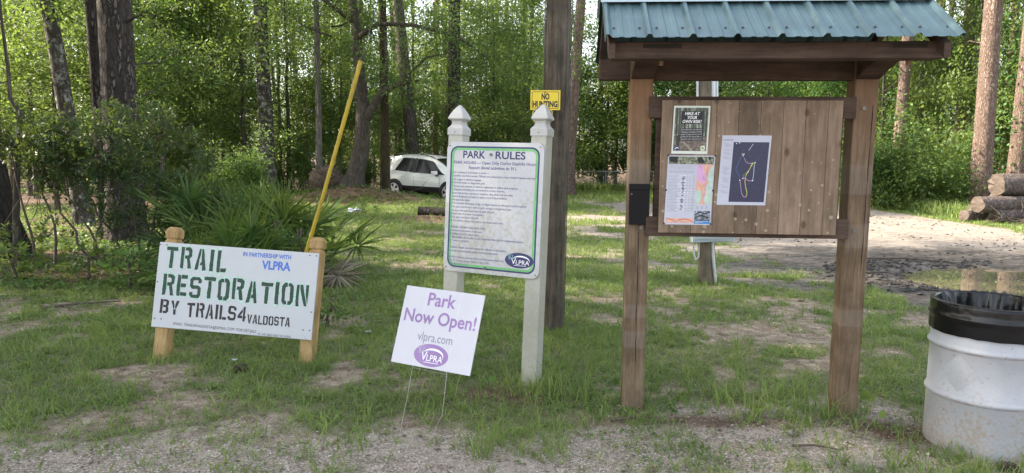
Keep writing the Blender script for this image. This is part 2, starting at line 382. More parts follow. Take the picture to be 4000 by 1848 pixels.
def ground_mat():
    m, nt, out, N, L = nodes('ground_mix')
    p = N('BsdfPrincipled'); p.inputs['Specular IOR Level'].default_value = .25
    geo = N('NewGeometry'); v = geo.outputs['Position']
    def at(n):
        a = N('Attribute'); a.attribute_name = n; return a.outputs['Fac']
    sand, lit, grav, gr, mu = at('sand'), at('litter'), at('gravel'), at('grassy'), at('mud')
    nb = noise(N, L, v, 1.3, 6, .65); nm = noise(N, L, v, 9, 6, .7); nf = noise(N, L, v, 70, 4, .7)
    mpv = N('Mapping'); mpv.inputs['Scale'].default_value = (.35, 1.6, 1); mpv.inputs['Rotation'].default_value = (0, 0, .25); L(v, mpv.inputs['Vector']); nst = noise(N, L, mpv.outputs[0], 3.2, 8, .75)
    csand = ramp(N, L, math_(N, L, 'ADD', math_(N, L, 'MULTIPLY', nst, .6), math_(N, L, 'MULTIPLY', nm, .4)), [(.35, (.10, .08, .066)), (.5, (.26, .225, .19)), (.60, (.43, .39, .345))])
    # gravel: pebbles of many tints in sand
    vo = N('TexVoronoi'); vo.inputs['Scale'].default_value = 90.; vo.inputs['Randomness'].default_value = 1.; L(v, vo.inputs['Vector'])
    sepc = N('SeparateColor'); L(vo.outputs['Color'], sepc.inputs[0])
    peb = ramp(N, L, sepc.outputs[0], [(0, (.09, .085, .085)), (.3, (.26, .205, .165)), (.62, (.40, .33, .26)), (.85, (.52, .46, .38)), (1, (.70, .67, .62))])
    cgr = mix(N, L, ramp(N, L, vo.outputs['Distance'], [(.35, (1, 1, 1)), (.75, (0, 0, 0))]), ramp(N, L, nm, [(.3, (.22, .18, .145)), (.7, (.44, .38, .31))]), peb)
    cgr = mix(N, L, ramp(N, L, nb, [(.5, (0, 0, 0)), (.66, (1, 1, 1))]), cgr, ramp(N, L, nf, [(.3, (.33, .28, .24)), (.7, (.50, .44, .37))]))
    # soil between grass
    csoil = ramp(N, L, math_(N, L, 'ADD', math_(N, L, 'MULTIPLY', nm, .55), math_(N, L, 'MULTIPLY', nf, .45)), [(.38, (.085, .066, .048)), (.5, (.25, .195, .14)), (.62, (.46, .395, .31))])
    cgreen = ramp(N, L, nm, [(.3, (.06, .085, .03)), (.7, (.11, .145, .045))])
    clit = ramp(N, L, math_(N, L, 'ADD', math_(N, L, 'MULTIPLY', nm, .4), math_(N, L, 'MULTIPLY', nf, .6)), [(.33, (.035, .022, .016)), (.5, (.12, .075, .05)), (.68, (.25, .17, .12))])
    cmud = ramp(N, L, math_(N, L, 'ADD', math_(N, L, 'MULTIPLY', nm, .5), math_(N, L, 'MULTIPLY', nst, .5)), [(.42, (.012, .010, .009)), (.5, (.06, .05, .044)), (.60, (.17, .145, .125))])
    j = math_(N, L, 'MULTIPLY', math_(N, L, 'SUBTRACT', nm, .5), .9)
    def sharp(a, lo=.3, hi=.7):
        return ramp(N, L, math_(N, L, 'ADD', a, j), [(lo, (0, 0, 0)), (hi, (1, 1, 1))])
    c = mix(N, L, math_(N, L, 'MULTIPLY', sharp(gr, .25, .85), .75), csoil, cgreen)
    c = mix(N, L, sharp(grav), c, cgr)
    c = mix(N, L, sharp(sand, .35, .65), c, csand)
    c = mix(N, L, sharp(lit), c, clit)
    wet = math_(N, L, 'MULTIPLY', sharp(sand, .35, .65), ramp(N, L, nst, [(.50, (0, 0, 0)), (.64, (.75, .75, .75))]))
    c = mix(N, L, wet, c, (.13, .108, .092))
    c = mix(N, L, math_(N, L, 'MULTIPLY', mu, .85), c, cmud)
    L(c, p.inputs['Base Color'])
    rr = N('MapRange'); L(mu, rr.inputs['Value']); rr.inputs[3].default_value = .92; rr.inputs[4].default_value = .5
    L(rr.outputs[0], p.inputs['Roughness'])
    h = math_(N, L, 'ADD', nf, math_(N, L, 'MULTIPLY', nm, 1.5))
    h2 = math_(N, L, 'SUBTRACT', h, math_(N, L, 'MULTIPLY', vo.outputs['Distance'], math_(N, L, 'MULTIPLY', grav, 1.2)))
    L(bump(N, L, h2, .75, .018), p.inputs['Normal'])
    L(p.outputs[0], out.inputs[0]); return m
M['ground'] = ground_mat()
def ground_obj(name, sel):
    F = Fg[sel]; used, inv = np.unique(F, return_inverse=True)
    o = mesh_np(name, Vg[used], inv.reshape(F.shape), M['ground'], smooth=True)
    for nme, A in (('sand', SM), ('litter', LM), ('gravel', GM), ('grassy', DM), ('mud', mud)):
        a = o.data.attributes.new(nme, 'FLOAT', 'POINT'); a.data.foreach_set('value', A.ravel()[used].astype(np.float32))
    return tag(o, kind='structure')
fs = SM.ravel()[Fg].mean(1); fx_ = GX.ravel()[Fg].mean(1); fy_ = GY.ravel()[Fg].mean(1)
road = (fs > .5) & (fy_ < 30)
tag(ground_obj('ground', ~road), 'ground of grass, soil and pine litter around the signs')
tag(ground_obj('sand_road', road), 'sandy dirt road with tyre ruts and muddy edges')

def water_mat():
    m, nt, out, N, L = nodes('puddle_water')
    p = N('BsdfPrincipled'); p.inputs['Base Color'].default_value = (.14, .125, .08, 1); p.inputs['Roughness'].default_value = .0; p.inputs['IOR'].default_value = 1.33
    L(p.outputs[0], out.inputs[0]); return m
a = np.linspace(0, 2 * np.pi, 60, endpoint=False)
mb = MB(); mb.add([(7.55 + 3.0 * math.cos(t), 9.3 + 1.95 * math.sin(t) - .36 * math.cos(t), -.045) for t in a], [tuple(range(60))])
tag(mb.build('puddle_water', water_mat(), recalc=False), 'murky puddle lying in the sandy road', kind='structure')

# ------------------------------------------------------------------ text & flat print
_fc = {}
def text_mesh(body, bold=0.):
    k = (body, bold)
    if k not in _fc:
        cu = bpy.data.curves.new('t', 'FONT'); cu.body = body; cu.size = 1; cu.offset = bold; cu.resolution_u = 3
        ob = bpy.data.objects.new('t', cu); col.objects.link(ob)
        dg = bpy.context.evaluated_depsgraph_get(); dg.update()
        me = bpy.data.meshes.new_from_object(ob.evaluated_get(dg))
        V = np.array([v.co[:] for v in me.vertices]).reshape(-1, 3); F = [tuple(q.vertices) for q in me.polygons]
        bpy.data.objects.remove(ob); bpy.data.curves.remove(cu); bpy.data.meshes.remove(me)
        _fc[k] = (V, F)
    return _fc[k]
CAP = .729
def text(mb, body, x0, zbase, y, cap=None, width=None, bold=0., slope=0., shear=0.):
    """print text on a board's local plane: x0 left, zbase baseline, cap height, optional total width"""
    V, F = text_mesh(body, bold)
    if not len(V): return
    lo = V[:, 0].min(); w = V[:, 0].max() - lo
    sz = (cap or 0) / CAP
    if width and not cap: sz = width / w
    sx = width / w if width else sz
    X = (V[:, 0] - lo) * sx; Z = V[:, 1] * sz
    X = X + shear * Z
    mb.add([(x0 + x, y, zbase + z + slope * x) for x, z in zip(X, Z)], F)
ST = {
 'T': (4, [[(0, 4.9), (4, 4.9), (4, 6), (0, 6)], [(1.4, 0), (2.6, 0), (2.6, 4.88), (1.4, 4.88)]]),
 'R': (4, [[(0, 0), (1.2, 0), (1.2, 6), (0, 6)], [(1.5, 6), (3.2, 6), (4, 5.2), (4, 3.5), (3.3, 2.9), (4, 0), (2.8, 0), (2.2, 2.7), (1.5, 2.7), (1.5, 3.7), (2.4, 3.7), (2.8, 4), (2.8, 4.7), (2.4, 5), (1.5, 5)]]),
 'A': (4, [[(0, 0), (1.15, 0), (1.9, 4.6), (1.9, 6), (1.25, 6)], [(2.15, 6), (2.75, 6), (4, 0), (2.8, 0), (2.55, 1.3), (1.75, 1.3), (1.95, 2.3), (2.35, 2.3), (2.15, 3.6)]]),
 'I': (1.3, [[(0, 0), (1.3, 0), (1.3, 6), (0, 6)]]),
 'L': (3.4, [[(0, 0), (1.2, 0), (1.2, 6), (0, 6)], [(1.4, 0), (3.4, 0), (3.4, 1.1), (1.4, 1.1)]]),
 'E': (3.6, [[(0, 0), (1.2, 0), (1.2, 6), (0, 6)], [(1.35, 0), (3.6, 0), (3.6, 1.1), (1.35, 1.1)], [(1.35, 2.5), (3.2, 2.5), (3.2, 3.6), (1.35, 3.6)], [(1.35, 4.9), (3.6, 4.9), (3.6, 6), (1.35, 6)]]),
 'S': (4, [[(0, .8), (.8, 0), (3.2, 0), (4, .8), (4, 2.8), (3.2, 3.55), (1.2, 3.55), (1.2, 5), (2.8, 5), (2.8, 4.3), (4, 4.3), (4, 5.2), (3.2, 6), (.8, 6), (0, 5.2), (0, 3.2), (.8, 2.5), (2.8, 2.5), (2.8, 1), (1.2, 1), (1.2, 1.7), (0, 1.7)]]),
 'O': (4, [[(1.85, 0), (.8, 0), (0, .8), (0, 5.2), (.8, 6), (1.85, 6), (1.85, 5), (1.2, 4.9), (1.2, 1.1), (1.85, 1)], [(2.15, 0), (3.2, 0), (4, .8), (4, 5.2), (3.2, 6), (2.15, 6), (2.15, 5), (2.8, 4.9), (2.8, 1.1), (2.15, 1)]]),
 'N': (4.1, [[(0, 0), (1.0, 0), (1.0, 6), (0, 6)], [(1.2, 6), (2.1, 6), (3.9, 0), (2.9, 0), (1.2, 4.9)], [(3.2, 6), (4.1, 6), (4.1, .7), (3.2, 3.3)]]),
 'B': (4, [[(0, 0), (1.2, 0), (1.2, 6), (0, 6)], [(1.4, 0), (3.2, 0), (4, .8), (4, 2.4), (3.5, 3), (4, 3.6), (4, 5.2), (3.2, 6), (1.4, 6), (1.4, 5), (2.7, 5), (2.7, 3.5), (1.4, 3.5), (1.4, 2.5), (2.7, 2.5), (2.7, 1), (1.4, 1)]]),
 'Y': (4, [[(0, 6), (1.2, 6), (1.9, 4), (1.9, 2.6), (1.4, 2.6)], [(2.8, 6), (4, 6), (2.6, 2.6), (2.1, 2.6), (2.1, 4)], [(1.4, 0), (2.6, 0), (2.6, 2.4), (1.4, 2.4)]]),
 '4': (4.1, [[(2.6, 0), (3.7, 0), (3.7, 1.2), (4.1, 1.2), (4.1, 2.2), (3.7, 2.2), (3.7, 6), (2.9, 6), (2.6, 5.5)], [(2.4, 5.2), (0, 2.2), (0, 1.2), (2.4, 1.2), (2.4, 2.2), (1.3, 2.2), (2.4, 3.7)]]),
 'V': (4, [[(0, 6), (1.2, 6), (1.9, 2), (1.9, 0), (1.5, 0)], [(2.8, 6), (4, 6), (2.5, 0), (2.1, 0), (2.1, 2)]]),
 'D': (4, [[(0, 0), (1.2, 0), (1.2, 6), (0, 6)], [(1.4, 0), (3.1, 0), (4, 1), (4, 5), (3.1, 6), (1.4, 6), (1.4, 5), (2.6, 5), (2.8, 4.7), (2.8, 1.3), (2.6, 1), (1.4, 1)]]),
}
def stencil(mb, word, x0, x1, z0, z1, y, gap=1.1, wob=.16, grow=0., seed=0):
    r = np.random.default_rng(seed)
    tot = sum(ST[c][0] for c in word) + gap * (len(word) - 1)
    sx = (x1 - x0) / tot; sz = (z1 - z0) / 6; cx = 0
    for c in word:
        w, polys = ST[c]; dz = r.normal(0, .12)
        for q in polys:
            P = []
            for i in range(len(q)):                       # subdivide edges and wobble: brushed edge
                a = np.array(q[i], float); b = np.array(q[(i + 1) % len(q)], float)
                n = max(1, int(np.linalg.norm(b - a) / 1.3))
                for k in range(n): P.append(a + (b - a) * k / n)
            P = np.array(P)
            if grow:
                ce = P.mean(0); d = P - ce; P = P + d / (np.linalg.norm(d, axis=1)[:, None] + .01) * grow
            P = P + r.normal(0, wob, P.shape) * .45
            mb.flat([(x0 + (cx + p[0]) * sx, z0 + (p[1] + dz) * sz) for p in P], y)
        cx += w + gap

# paints
P_ = lambda n, c, r=.5, var=.1, sc_=25.: plain(n, c, r, var=var, scale=sc_)
M['white_board'] = dirty('white_board_paint', (.53, .54, .56), (.40, .40, .39), .40, 5, .5, 60)
M['green_paint'] = P_('green_stencil_paint', (.022, .055, .035), .6, .55, 45.)
M['green_halo'] = P_('green_wash_paint', (.42, .62, .52), .6, .3, 45.)
M['black_paint'] = P_('black_stencil_paint', (.028, .022, .026), .6, .5, 60.)
M['blue_paint'] = P_('blue_marker_paint', (.07, .17, .55), .6, .25, 60.)
M['ink'] = P_('ink', (.055, .05, .07), .6, .3)
M['navy'] = P_('navy_print', (.03, .03, .12), .45, .1)
M['rule_ink'] = P_('rule_text_print', (.12, .11, .24), .5, .2)
M['border_green'] = P_('green_border_print', (.16, .44, .17), .45, .15)
M['purple'] = P_('purple_print', (.27, .16, .36), .45, .14, 6.)
M['white_print'] = P_('white_print', (.85, .85, .86), .5, .03)
M['paper'] = P_('paper', (.48, .49, .57), .55, .03)
M['screw'] = plain('galvanised_screw', (.16, .15, .14), .45, .8)
M['cedar'] = wood('yellow_pine_post', (.30, .19, .08), (.50, .35, .17), None, 2, 70, .7)
M['vinyl'] = dirty('weathered_vinyl', (.47, .465, .42), (.36, .35, .26), .45, 5, .45, 55, (0, 1.7, .10, -.10))
M['vinyl_cap'] = dirty('weathered_vinyl_cap', (.47, .465, .45), (.34, .32, .27), .42, 14, .4, 60)
M['sign_face'] = dirty('mildewed_sign_face', (.53, .535, .56), (.38, .36, .29), .50, 3.2, .4, 26, (-.45, .45, .03, -.10))
M['coroplast'] = plain('white_corrugated_plastic', (.53, .52, .565), .35, var=.02)
M['wire'] = plain('galvanised_wire', (.38, .37, .35), .4, .8)

def Rmat(yaw, side, back):
    up = np.array([side, back, 1.]); up /= np.linalg.norm(up)
    x = np.array([math.cos(yaw), math.sin(yaw), 0]); x -= up * (x @ up); x /= np.linalg.norm(x)
    y = np.cross(up, x)
    return Matrix(np.stack([x, y, up], 1).tolist())
EYE = np.array([0, 0, 1.65])
def scaled(pos, k): return EYE + (np.array(pos) - EYE) * k

def logo(parent, cx, cz, a, b, y, oval, tree_col, name='park_logo'):
    lg = MB().flat([(cx + a * math.cos(t), cz + b * math.sin(t)) for t in np.linspace(0, 2 * np.pi, 48, endpoint=False)], y).build(name, oval, parent)
    m = MB()
    text(m, 'V', cx - .56 * a, cz - .52 * b, y - .0006, cap=.86 * b, width=.34 * a)
    text(m, 'LPRA', cx - .22 * a, cz - .52 * b, y - .0006, cap=.60 * b, width=.92 * a)
    t = np.linspace(2.75, -.55, 26)                       # swoosh: tapering arc
    o = [(cx + .12 * a + .60 * a * math.cos(q), cz + .02 * b + .62 * b * math.sin(q)) for q in t]
    w = .085 * b * np.sin(np.linspace(.25, 2.9, 26))
    i_ = [(cx + .12 * a + (.60 * a - w[k]) * math.cos(q), cz - .01 * b + (.62 * b - 2 * w[k]) * math.sin(q)) for k, q in enumerate(t)]
    for k in range(25): m.flat([o[k], o[k + 1], i_[k + 1], i_[k]], y - .0006)
    m.rect(cx - .34 * a, cx + .50 * a, cz - .68 * b, cz - .63 * b, y - .0006)
    m.build('logo_lettering', M['white_print'], lg)
    d = MB(); r = np.random.default_rng(3)
    for k in range(46):
        q = r.uniform(0, 6.28); rr = math.sqrt(r.uniform(0, 1)); x = cx - .58 * a + .24 * a * rr * math.cos(q); z = cz + .36 * b + .36 * b * rr * math.sin(q); s = a * r.uniform(.014, .03)
        d.flat([(x + s * math.cos(u), z + s * math.sin(u)) for u in np.linspace(0, 6.28, 7)[:-1]], y - .0004 - .00001 * k)
    d.build('logo_tree', tree_col, lg)

def round_rect(x0, x1, z0, z1, r, n=7):
    P = []
    for cx, cz, a0 in ((x1 - r, z1 - r, 0), (x0 + r, z1 - r, 90), (x0 + r, z0 + r, 180), (x1 - r, z0 + r, 270)):
        for k in range(n): t = R_(a0 + 90 * k / (n - 1)); P.append((cx + r * math.cos(t), cz + r * math.sin(t)))
    return P
def ring(mb, o, i, y):
    for k in range(len(o)): j = (k + 1) % len(o); mb.flat([o[k], o[j], i[j], i[k]], y)
def discs(name, mat, parent, items):
    for x, z, r, y, h, n in items:
        d = MB(); disc(d, x, z, r, y, h, n); d.build(name, mat, parent)
def disc(mb, x, z, r, y, h=.004, n=10):
    mb.prism([(x + r * math.cos(t), z + r * math.sin(t)) for t in np.linspace(0, 2 * np.pi, n, endpoint=False)], y - h, y)

# ------------------------------------------------------------------ trail restoration sign
k = 1.02
c0 = scaled((-2.142, 5.4, .575), k); W, Hh = 1.295 * k, .663 * k
Rt = Rmat(-.099, .068, .184)
t = thing('trail_sign', 'low white hand-stencilled sign board on two yellow wood posts in the grass', 'sign', tuple(c0), Rt)
x0, z1 = -W / 2, Hh / 2
U = lambda u: x0 + u * W
Vv = lambda v: z1 - v * Hh
zb = -(c0[2]) / .981 - .12
b = MB().box(-W / 2, W / 2, 0, .016, -Hh / 2, Hh / 2).build('board', M['white_board'], t, .003)
for uc in (.060, .968):
    xc = U(uc); s = .051
    pz = Hh / 2
    def sec(z, q): return [(xc - q, .017 + s - q, z), (xc + q, .017 + s - q, z), (xc + q, .017 + s + q, z), (xc - q, .017 + s + q, z)]
    prof = [(zb, s), (pz + .012, s), (pz + .022, s - .010), (pz + .030, s - .010), (pz + .040, s), (pz + .098, s), (pz + .128, s * .62)]
    vs = [p for z, q in prof for p in sec(z, q)]
    fs_ = [(4 * j + i, 4 * j + (i + 1) % 4, 4 * j + 4 + (i + 1) % 4, 4 * j + 4 + i) for j in range(len(prof) - 1) for i in range(4)] + [(3, 2, 1, 0), tuple(4 * (len(prof) - 1) + i for i in range(4))]
    MB().add(vs, fs_).build('post', M['cedar'], t, .003)
y1, y2, y3 = -.0006, -.0012, -.0018
rh = np.random.default_rng(5)
halo = MB()
stencil(halo, 'TRAIL', U(.05), U(.435), Vv(.305), Vv(.043), y1, 1.2, .45, .34, 1)
stencil(halo, 'RESTORATION', U(.048), U(.957), Vv(.625), Vv(.365), y1, .95, .45, .34, 2)
halo.build('paint_wash', M['green_halo'], b, recalc=False)
g_ = MB()
stencil(g_, 'TRAIL', U(.05), U(.435), Vv(.30), Vv(.048), y2, 1.2, .14, 0, 1)
stencil(g_, 'RESTORATION', U(.048), U(.957), Vv(.62), Vv(.37), y2, .95, .14, 0, 2)
g_.build('green_lettering', M['green_paint'], b, recalc=False)
g_ = MB()
stencil(g_, 'BY', U(.045), U(.165), Vv(.838), Vv(.672), y2, .9, .14, 0, 3)
stencil(g_, 'TRAILS4', U(.215), U(.587), Vv(.85), Vv(.682), y2, .8, .14, 0, 4)
stencil(g_, 'VALDOSTA', U(.597), U(.862), Vv(.868), Vv(.762), y2, .7, .14, 0, 5)
g_.build('black_lettering', M['black_paint'], b, recalc=False)
g_ = MB()
text(g_, 'IN PARTNERSHIP WITH', U(.533), Vv(.094), y2, cap=.052 * Hh, width=.298 * W, bold=.025)
text(g_, 'VLPRA', U(.655), Vv(.226), y2, cap=.10 * Hh, width=.178 * W, bold=.035)
g_.build('blue_lettering', M['blue_paint'], b, recalc=False)
g_ = MB()
text(g_, 'EMAIL  TRAILS4VALDOSTA@GMAIL.COM  FOR DETAILS', U(.14), Vv(.957), y2, cap=.034 * Hh, width=.52 * W, slope=-.012)
text(g_, 'F', U(.625), Vv(.985), y2, cap=.02 * Hh)
text(g_, 'PS. WE NEED HELP W/ SIGNS.', U(.672), Vv(.992), y2, cap=.026 * Hh, width=.205 * W)
g_.build('handwriting', M['ink'], b, recalc=False)
for u, v in ((.005, .03), (.047, .03), (.012, .47), (.018, .90), (.06, .90), (.945, .03), (.985, .03), (.985, .68), (.945, .89), (.985, .89)):
    discs('screw', M['screw'], b, [(U(u), Vv(v), .006, 0, .003, 10)])

# ------------------------------------------------------------------ park rules sign
k = 1.045
c0 = scaled((-.137, 4.85, 1.265), k); W, Hh = .734 * k, .905 * k
t = thing('park_rules_sign', 'tall white park rules sign with green border on two white vinyl posts', 'sign', tuple(c0), Rmat(-.435, .034, .043))
x0, z1 = -W / 2, Hh / 2
fr = MB().prism(round_rect(-W / 2, W / 2, -Hh / 2, Hh / 2, .055), -.004, .012).build('board', M['sign_face'], t)
fr['label'] = 'white sign panel stained with mildew'
zb = -c0[2] - .12
for xc in (-W / 2 + .052, W / 2 - .052):
    s = .055 * k; yc = .013 + s
    top = Hh / 2 + .055
    po = MB().box(xc - s, xc + s, yc - s, yc + s, zb, top).build('post', M['vinyl'], t, .004)
    prof = [(top - .004, s + .006), (top + .045, s + .006), (top + .052, s), (top + .068, s * .78), (top + .083, s * .70), (top + .098, s * .74), (top + .108, s * .95), (top + .112, s * 1.08), (top + .120, s * 1.09), (top + .150, s * .88), (top + .180, s * .58), (top + .205, s * .28), (top + .218, s * .08)]
    vs = [p for z, q in prof for p in [(xc - q, yc - q, z), (xc + q, yc - q, z), (xc + q, yc + q, z), (xc - q, yc + q, z)]]
    n_ = len(prof)
    fs_ = [(4 * j + i, 4 * j + (i + 1) % 4, 4 * j + 4 + (i + 1) % 4, 4 * j + 4 + i) for j in range(n_ - 1) for i in range(4)] + [(3, 2, 1, 0), tuple(4 * (n_ - 1) + i for i in range(4))]
    fc = MB().add(vs, fs_).build('finial', M['vinyl_cap'], po, .0015)
    sm = MB(); disc(sm, xc, top + .018, .004, yc - s - .006); sm.build('screw', M['screw'], po)
yf = -.004
q = .030
g_ = MB(); ring(g_, round_rect(-W / 2 + q, W / 2 - q, -Hh / 2 + q, Hh / 2 - q, .06), round_rect(-W / 2 + q + .012, W / 2 - q - .012, -Hh / 2 + q + .012, Hh / 2 - q - .012, .05), yf - .0006)
g_.build('navy_border', M['navy'], fr, recalc=False)
q = .042
g_ = MB(); ring(g_, round_rect(-W / 2 + q, W / 2 - q, -Hh / 2 + q, Hh / 2 - q, .05), round_rect(-W / 2 + q + .017, W / 2 - q - .017, -Hh / 2 + q + .017, Hh / 2 - q - .017, .036), yf - .0006)
g_.build('green_border', M['border_green'], fr, recalc=False)
g_ = MB(); yt = yf - .0008
text(g_, 'PARK', U(.175), Vv(.122), yt, cap=.057 * Hh, width=.235 * W, bold=.022)
text(g_, 'RULES', U(.515), Vv(.122), yt, cap=.057 * Hh, width=.305 * W, bold=.022)
g_.build('title', M['navy'], fr, recalc=False)
g_ = MB()
text(g_, 'PARK HOURS — Open Only During Daylight Hours', U(.077), Vv(.167), yt, cap=.0235 * Hh, width=.855 * W, bold=.018)
text(g_, 'Report illegal activities to 911.', U(.24), Vv(.204), yt, cap=.0235 * Hh, width=.505 * W, bold=.018)
lines = [(.229, .045, '1. No loitering or solicitation in parks —'), (.255, .060, 'Certified Law Enforcement Officers are authorized to issue criminal trespass warnings.'),
 (.283, .045, '2. No vulgar or abusive language.'), (.308, .045, '3. No fires unless in designated grills.'), (.335, .045, '4. Do not cut, remove, or destroy vegetation or deface park property.'),
 (.361, .045, '5. Weapons, including but not limited to: knives, firearms,'), (.388, .060, 'bows and arrows, martial art weapons, sling shots and any other'), (.414, .060, 'device designed to propel an object are strictly prohibited.'),
 (.440, .060, 'All state laws apply.'), (.466, .045, '6. No alcoholic beverages, drugs, or illegal substances allowed on park property.'), (.494, .045, '7. All pets must be on a leash in park, except in designated areas.'),
 (.522, .060, 'Persons with pets must clean up after the pet.'), (.548, .045, '8. Place litter in proper receptacles.'), (.574, .045, '9. No glass containers allowed.'), (.601, .045, '10. No vehicles allowed off road or on closed park roads.'),
 (.652, .045, '"SPECIAL" PERMITS REQUIRED FOR:'), (.678, .045, 'A. Events during hours of darkness.'), (.704, .045, 'B. Selling of food or other items.'), (.730, .045, 'C. Moonwalks, dunk tanks, or any equipment that calls for independent power.'), (.756, .045, 'D. Tents or canopies.'),
 (.808, .045, 'Violation of park rules will subject the offender to immediate'), (.836, .045, 'removal from the facility and/or criminal prosecution.'),
 (.885, .045, 'VLPRA: Valdosta-Lowndes Parks and Recreation Authority'), (.912, .045, '1901 N. Forrest Street, Valdosta, GA 31601'), (.939, .045, '(229) 259-3507 phone')]
Vc, _ = text_mesh(lines[1][2]); unit = .86 * W / (Vc[:, 0].max() - Vc[:, 0].min())
for v, u, s in lines:
    Vt, _ = text_mesh(s); text(g_, s, U(u + .012), Vv(v + .011), yt, cap=.0165 * Hh, width=unit * (Vt[:, 0].max() - Vt[:, 0].min()), bold=.008)
g_.build('rules_text', M['rule_ink'], fr, recalc=False)
M['logo_teal'] = P_('logo_teal_print', (.20, .42, .42), .5)
logo(fr, U(.80), Vv(.873), .145 * W, .058 * Hh, yt, M['navy'], M['logo_teal'])
discs('bolt', M['screw'], fr, [(U(u), Vv(v), .011, yf, .007, 12) for u, v in ((.47, .092), (.45, .955))])
discs('rivet', M['screw'], fr, [(U(u), Vv(v), .005, yf, .004, 10) for u, v in ((.03, .03), (.965, .03), (.03, .97), (.965, .97))])

# ------------------------------------------------------------------ yard sign
k = 1.035
c0 = scaled((-.431, 4.05, .624), k); W, Hh = .529 * k, .462 * k
t = thing('yard_sign', 'small white plastic yard sign tilted on a bent wire stake', 'yard sign', tuple(c0), Rmat(-.421, .185, .335))
x0, z1 = -W / 2, Hh / 2
b = MB().box(-W / 2, W / 2, 0, .006, -Hh / 2, Hh / 2).build('board', M['coroplast'], t, .001)
g_ = MB()
text(g_, 'Park', U(.312), Vv(.218), -.0006, cap=.172 * Hh, width=.355 * W, bold=.02)
text(g_, 'Now Open!', U(.048), Vv(.452), -.0006, cap=.172 * Hh, width=.91 * W, bold=.02)
g_.build('purple_lettering', M['purple'], b, recalc=False)
M['violet_grey'] = P_('violet_grey_print', (.22, .18, .27), .45)
g_ = MB(); text(g_, 'vlpra.com', U(.275), Vv(.672), -.0006, cap=.118 * Hh, width=.44 * W)
g_.build('web_address', M['violet_grey'], b, recalc=False)
M['logo_sage'] = P_('logo_sage_print', (.42, .40, .42), .5)
logo(b, U(.487), Vv(.838), .216 * W, .14 * Hh, -.0006, M['purple'], M['logo_sage'])
g_ = MB()
M['crease'] = P_('plastic_crease', (.62, .62, .66), .4)
for u in (.285, .713): g_.rect(U(u) - .0012, U(u) + .0012, -Hh / 2, Hh / 2, -.0004)
g_.build('crease', M['crease'], b, recalc=False)
Ri = np.array(Rmat(-.421, .185, .335)).T
def loc_of(p): return Ri @ (np.array(p) - c0)
zl = -Hh / 2
gl, gr_ = loc_of((-.655, 4.06, .0)), loc_of((-.452, 3.965, .0))
w = MB()
w.tube([(U(.285), .003, -Hh * .1), (U(.285), .003, zl), tuple(gl * .5 + np.array([U(.285), .003, zl]) * .5 + np.array([.004, 0, 0])), tuple(gl)], .0015, 6)
w.tube([(U(.72), .003, -Hh * .1), (U(.72), .003, zl), tuple(np.array([U(.72), .003, zl]) * .35 + gr_ * .65 + np.array([.030, .0, 0])), tuple(np.array([U(.72), .003, zl]) * .22 + gr_ * .78 + np.array([.012, .0, 0])), tuple(gr_)], .0015, 6)
w.tube([tuple(gl), tuple(gl * .55 + gr_ * .45 + np.array([0, 0, -.004])), tuple(gr_)], .0015, 6)
w.tube([(U(.285), .009, zl - .012), (U(.72), .009, zl - .016)], .0015, 6)
w.build('wire_stake', M['wire'], t, smooth=True)
c4_ = None

# ------------------------------------------------------------------ information kiosk
Kw = Matrix(((.9973, .073, 0), (-.073, .9973, 0), (0, 0, 1)))
KO = (1.44, 4.385, 0)
kio = thing('information_kiosk', 'open timber notice kiosk with green metal roof between two square posts', 'kiosk', KO, Kw)
BR1, BR2 = (.085, .052, .036), (.20, .135, .098)
M['post_l'] = wood('kiosk_post_left', (.10, .068, .042), (.215, .158, .105), None, 2, 55, .8, ((.42, .53), (.62, .70), (1.43, 1.62)), (.25, .215, .185), toptint=(.27, .14, .075))
M['post_r'] = wood('kiosk_post_right', (.10, .067, .041), (.215, .156, .103), None, 2, 55, .8, ((.60, .70), (1.09, 1.235), (1.42, 1.60)), (.25, .215, .185), toptint=(.21, .12, .072))
M['dark_wood'] = wood('dark_stained_timber', (.048, .031, .024), (.105, .072, .055), None, 0, 55, .75)
M['plank'] = wood('notice_planks', (.15, .107, .073), (.27, .197, .143), 4.2, 2, 60, .8, planks=(.131, -.60), spots=True)
M['metal_roof'] = plain('blue_green_painted_metal', (.085, .148, .165), .36, .2, .14, 9., .55, bumpy=.05)
M['trim_metal'] = plain('pale_ridge_metal', (.40, .48, .52), .35, .4, .05)
M['black_box'] = plain('black_painted_metal', (.004, .004, .005), .5, var=.2, scale=30, spec=.2)
M['crack'] = plain('wood_crack_shadow', (.02, .014, .01), .95)
PW = .138
for xc, mt in ((-.652, M['post_l']), (.683, M['post_r'])):
    p = MB().box(xc - PW / 2, xc + PW / 2, 0, PW, -.15, 2.27).build('post', mt, kio, .008)
    # long drying crack as a narrow recess strip
    r = np.random.default_rng(int(xc * 100) % 97); zs = np.linspace(.28 if xc < 0 else .9, 1.16 if xc < 0 else 1.95, 26); xo = xc + (.006 if xc < 0 else .030) + np.cumsum(r.normal(0, .0011, 26))
    m = MB()
    for i in range(25):
        wd = .0022 * (.4 + abs(math.sin(i * .5)))
        m.add([(xo[i] - wd, -.0008, zs[i]), (xo[i] + wd, -.0008, zs[i]), (xo[i + 1] + wd, -.0008, zs[i + 1]), (xo[i + 1] - wd, -.0008, zs[i + 1])], [(0, 1, 2, 3)])
    m.build('crack', M['crack'], p, recalc=False)
    discs('bolt', M['screw'], p, [(xc + (.045 if xc < 0 else -.01), 1.93, .013, 0, .006, 12), (xc + (.02 if xc < 0 else -.02), 1.188, .013, 0, .006, 12)])
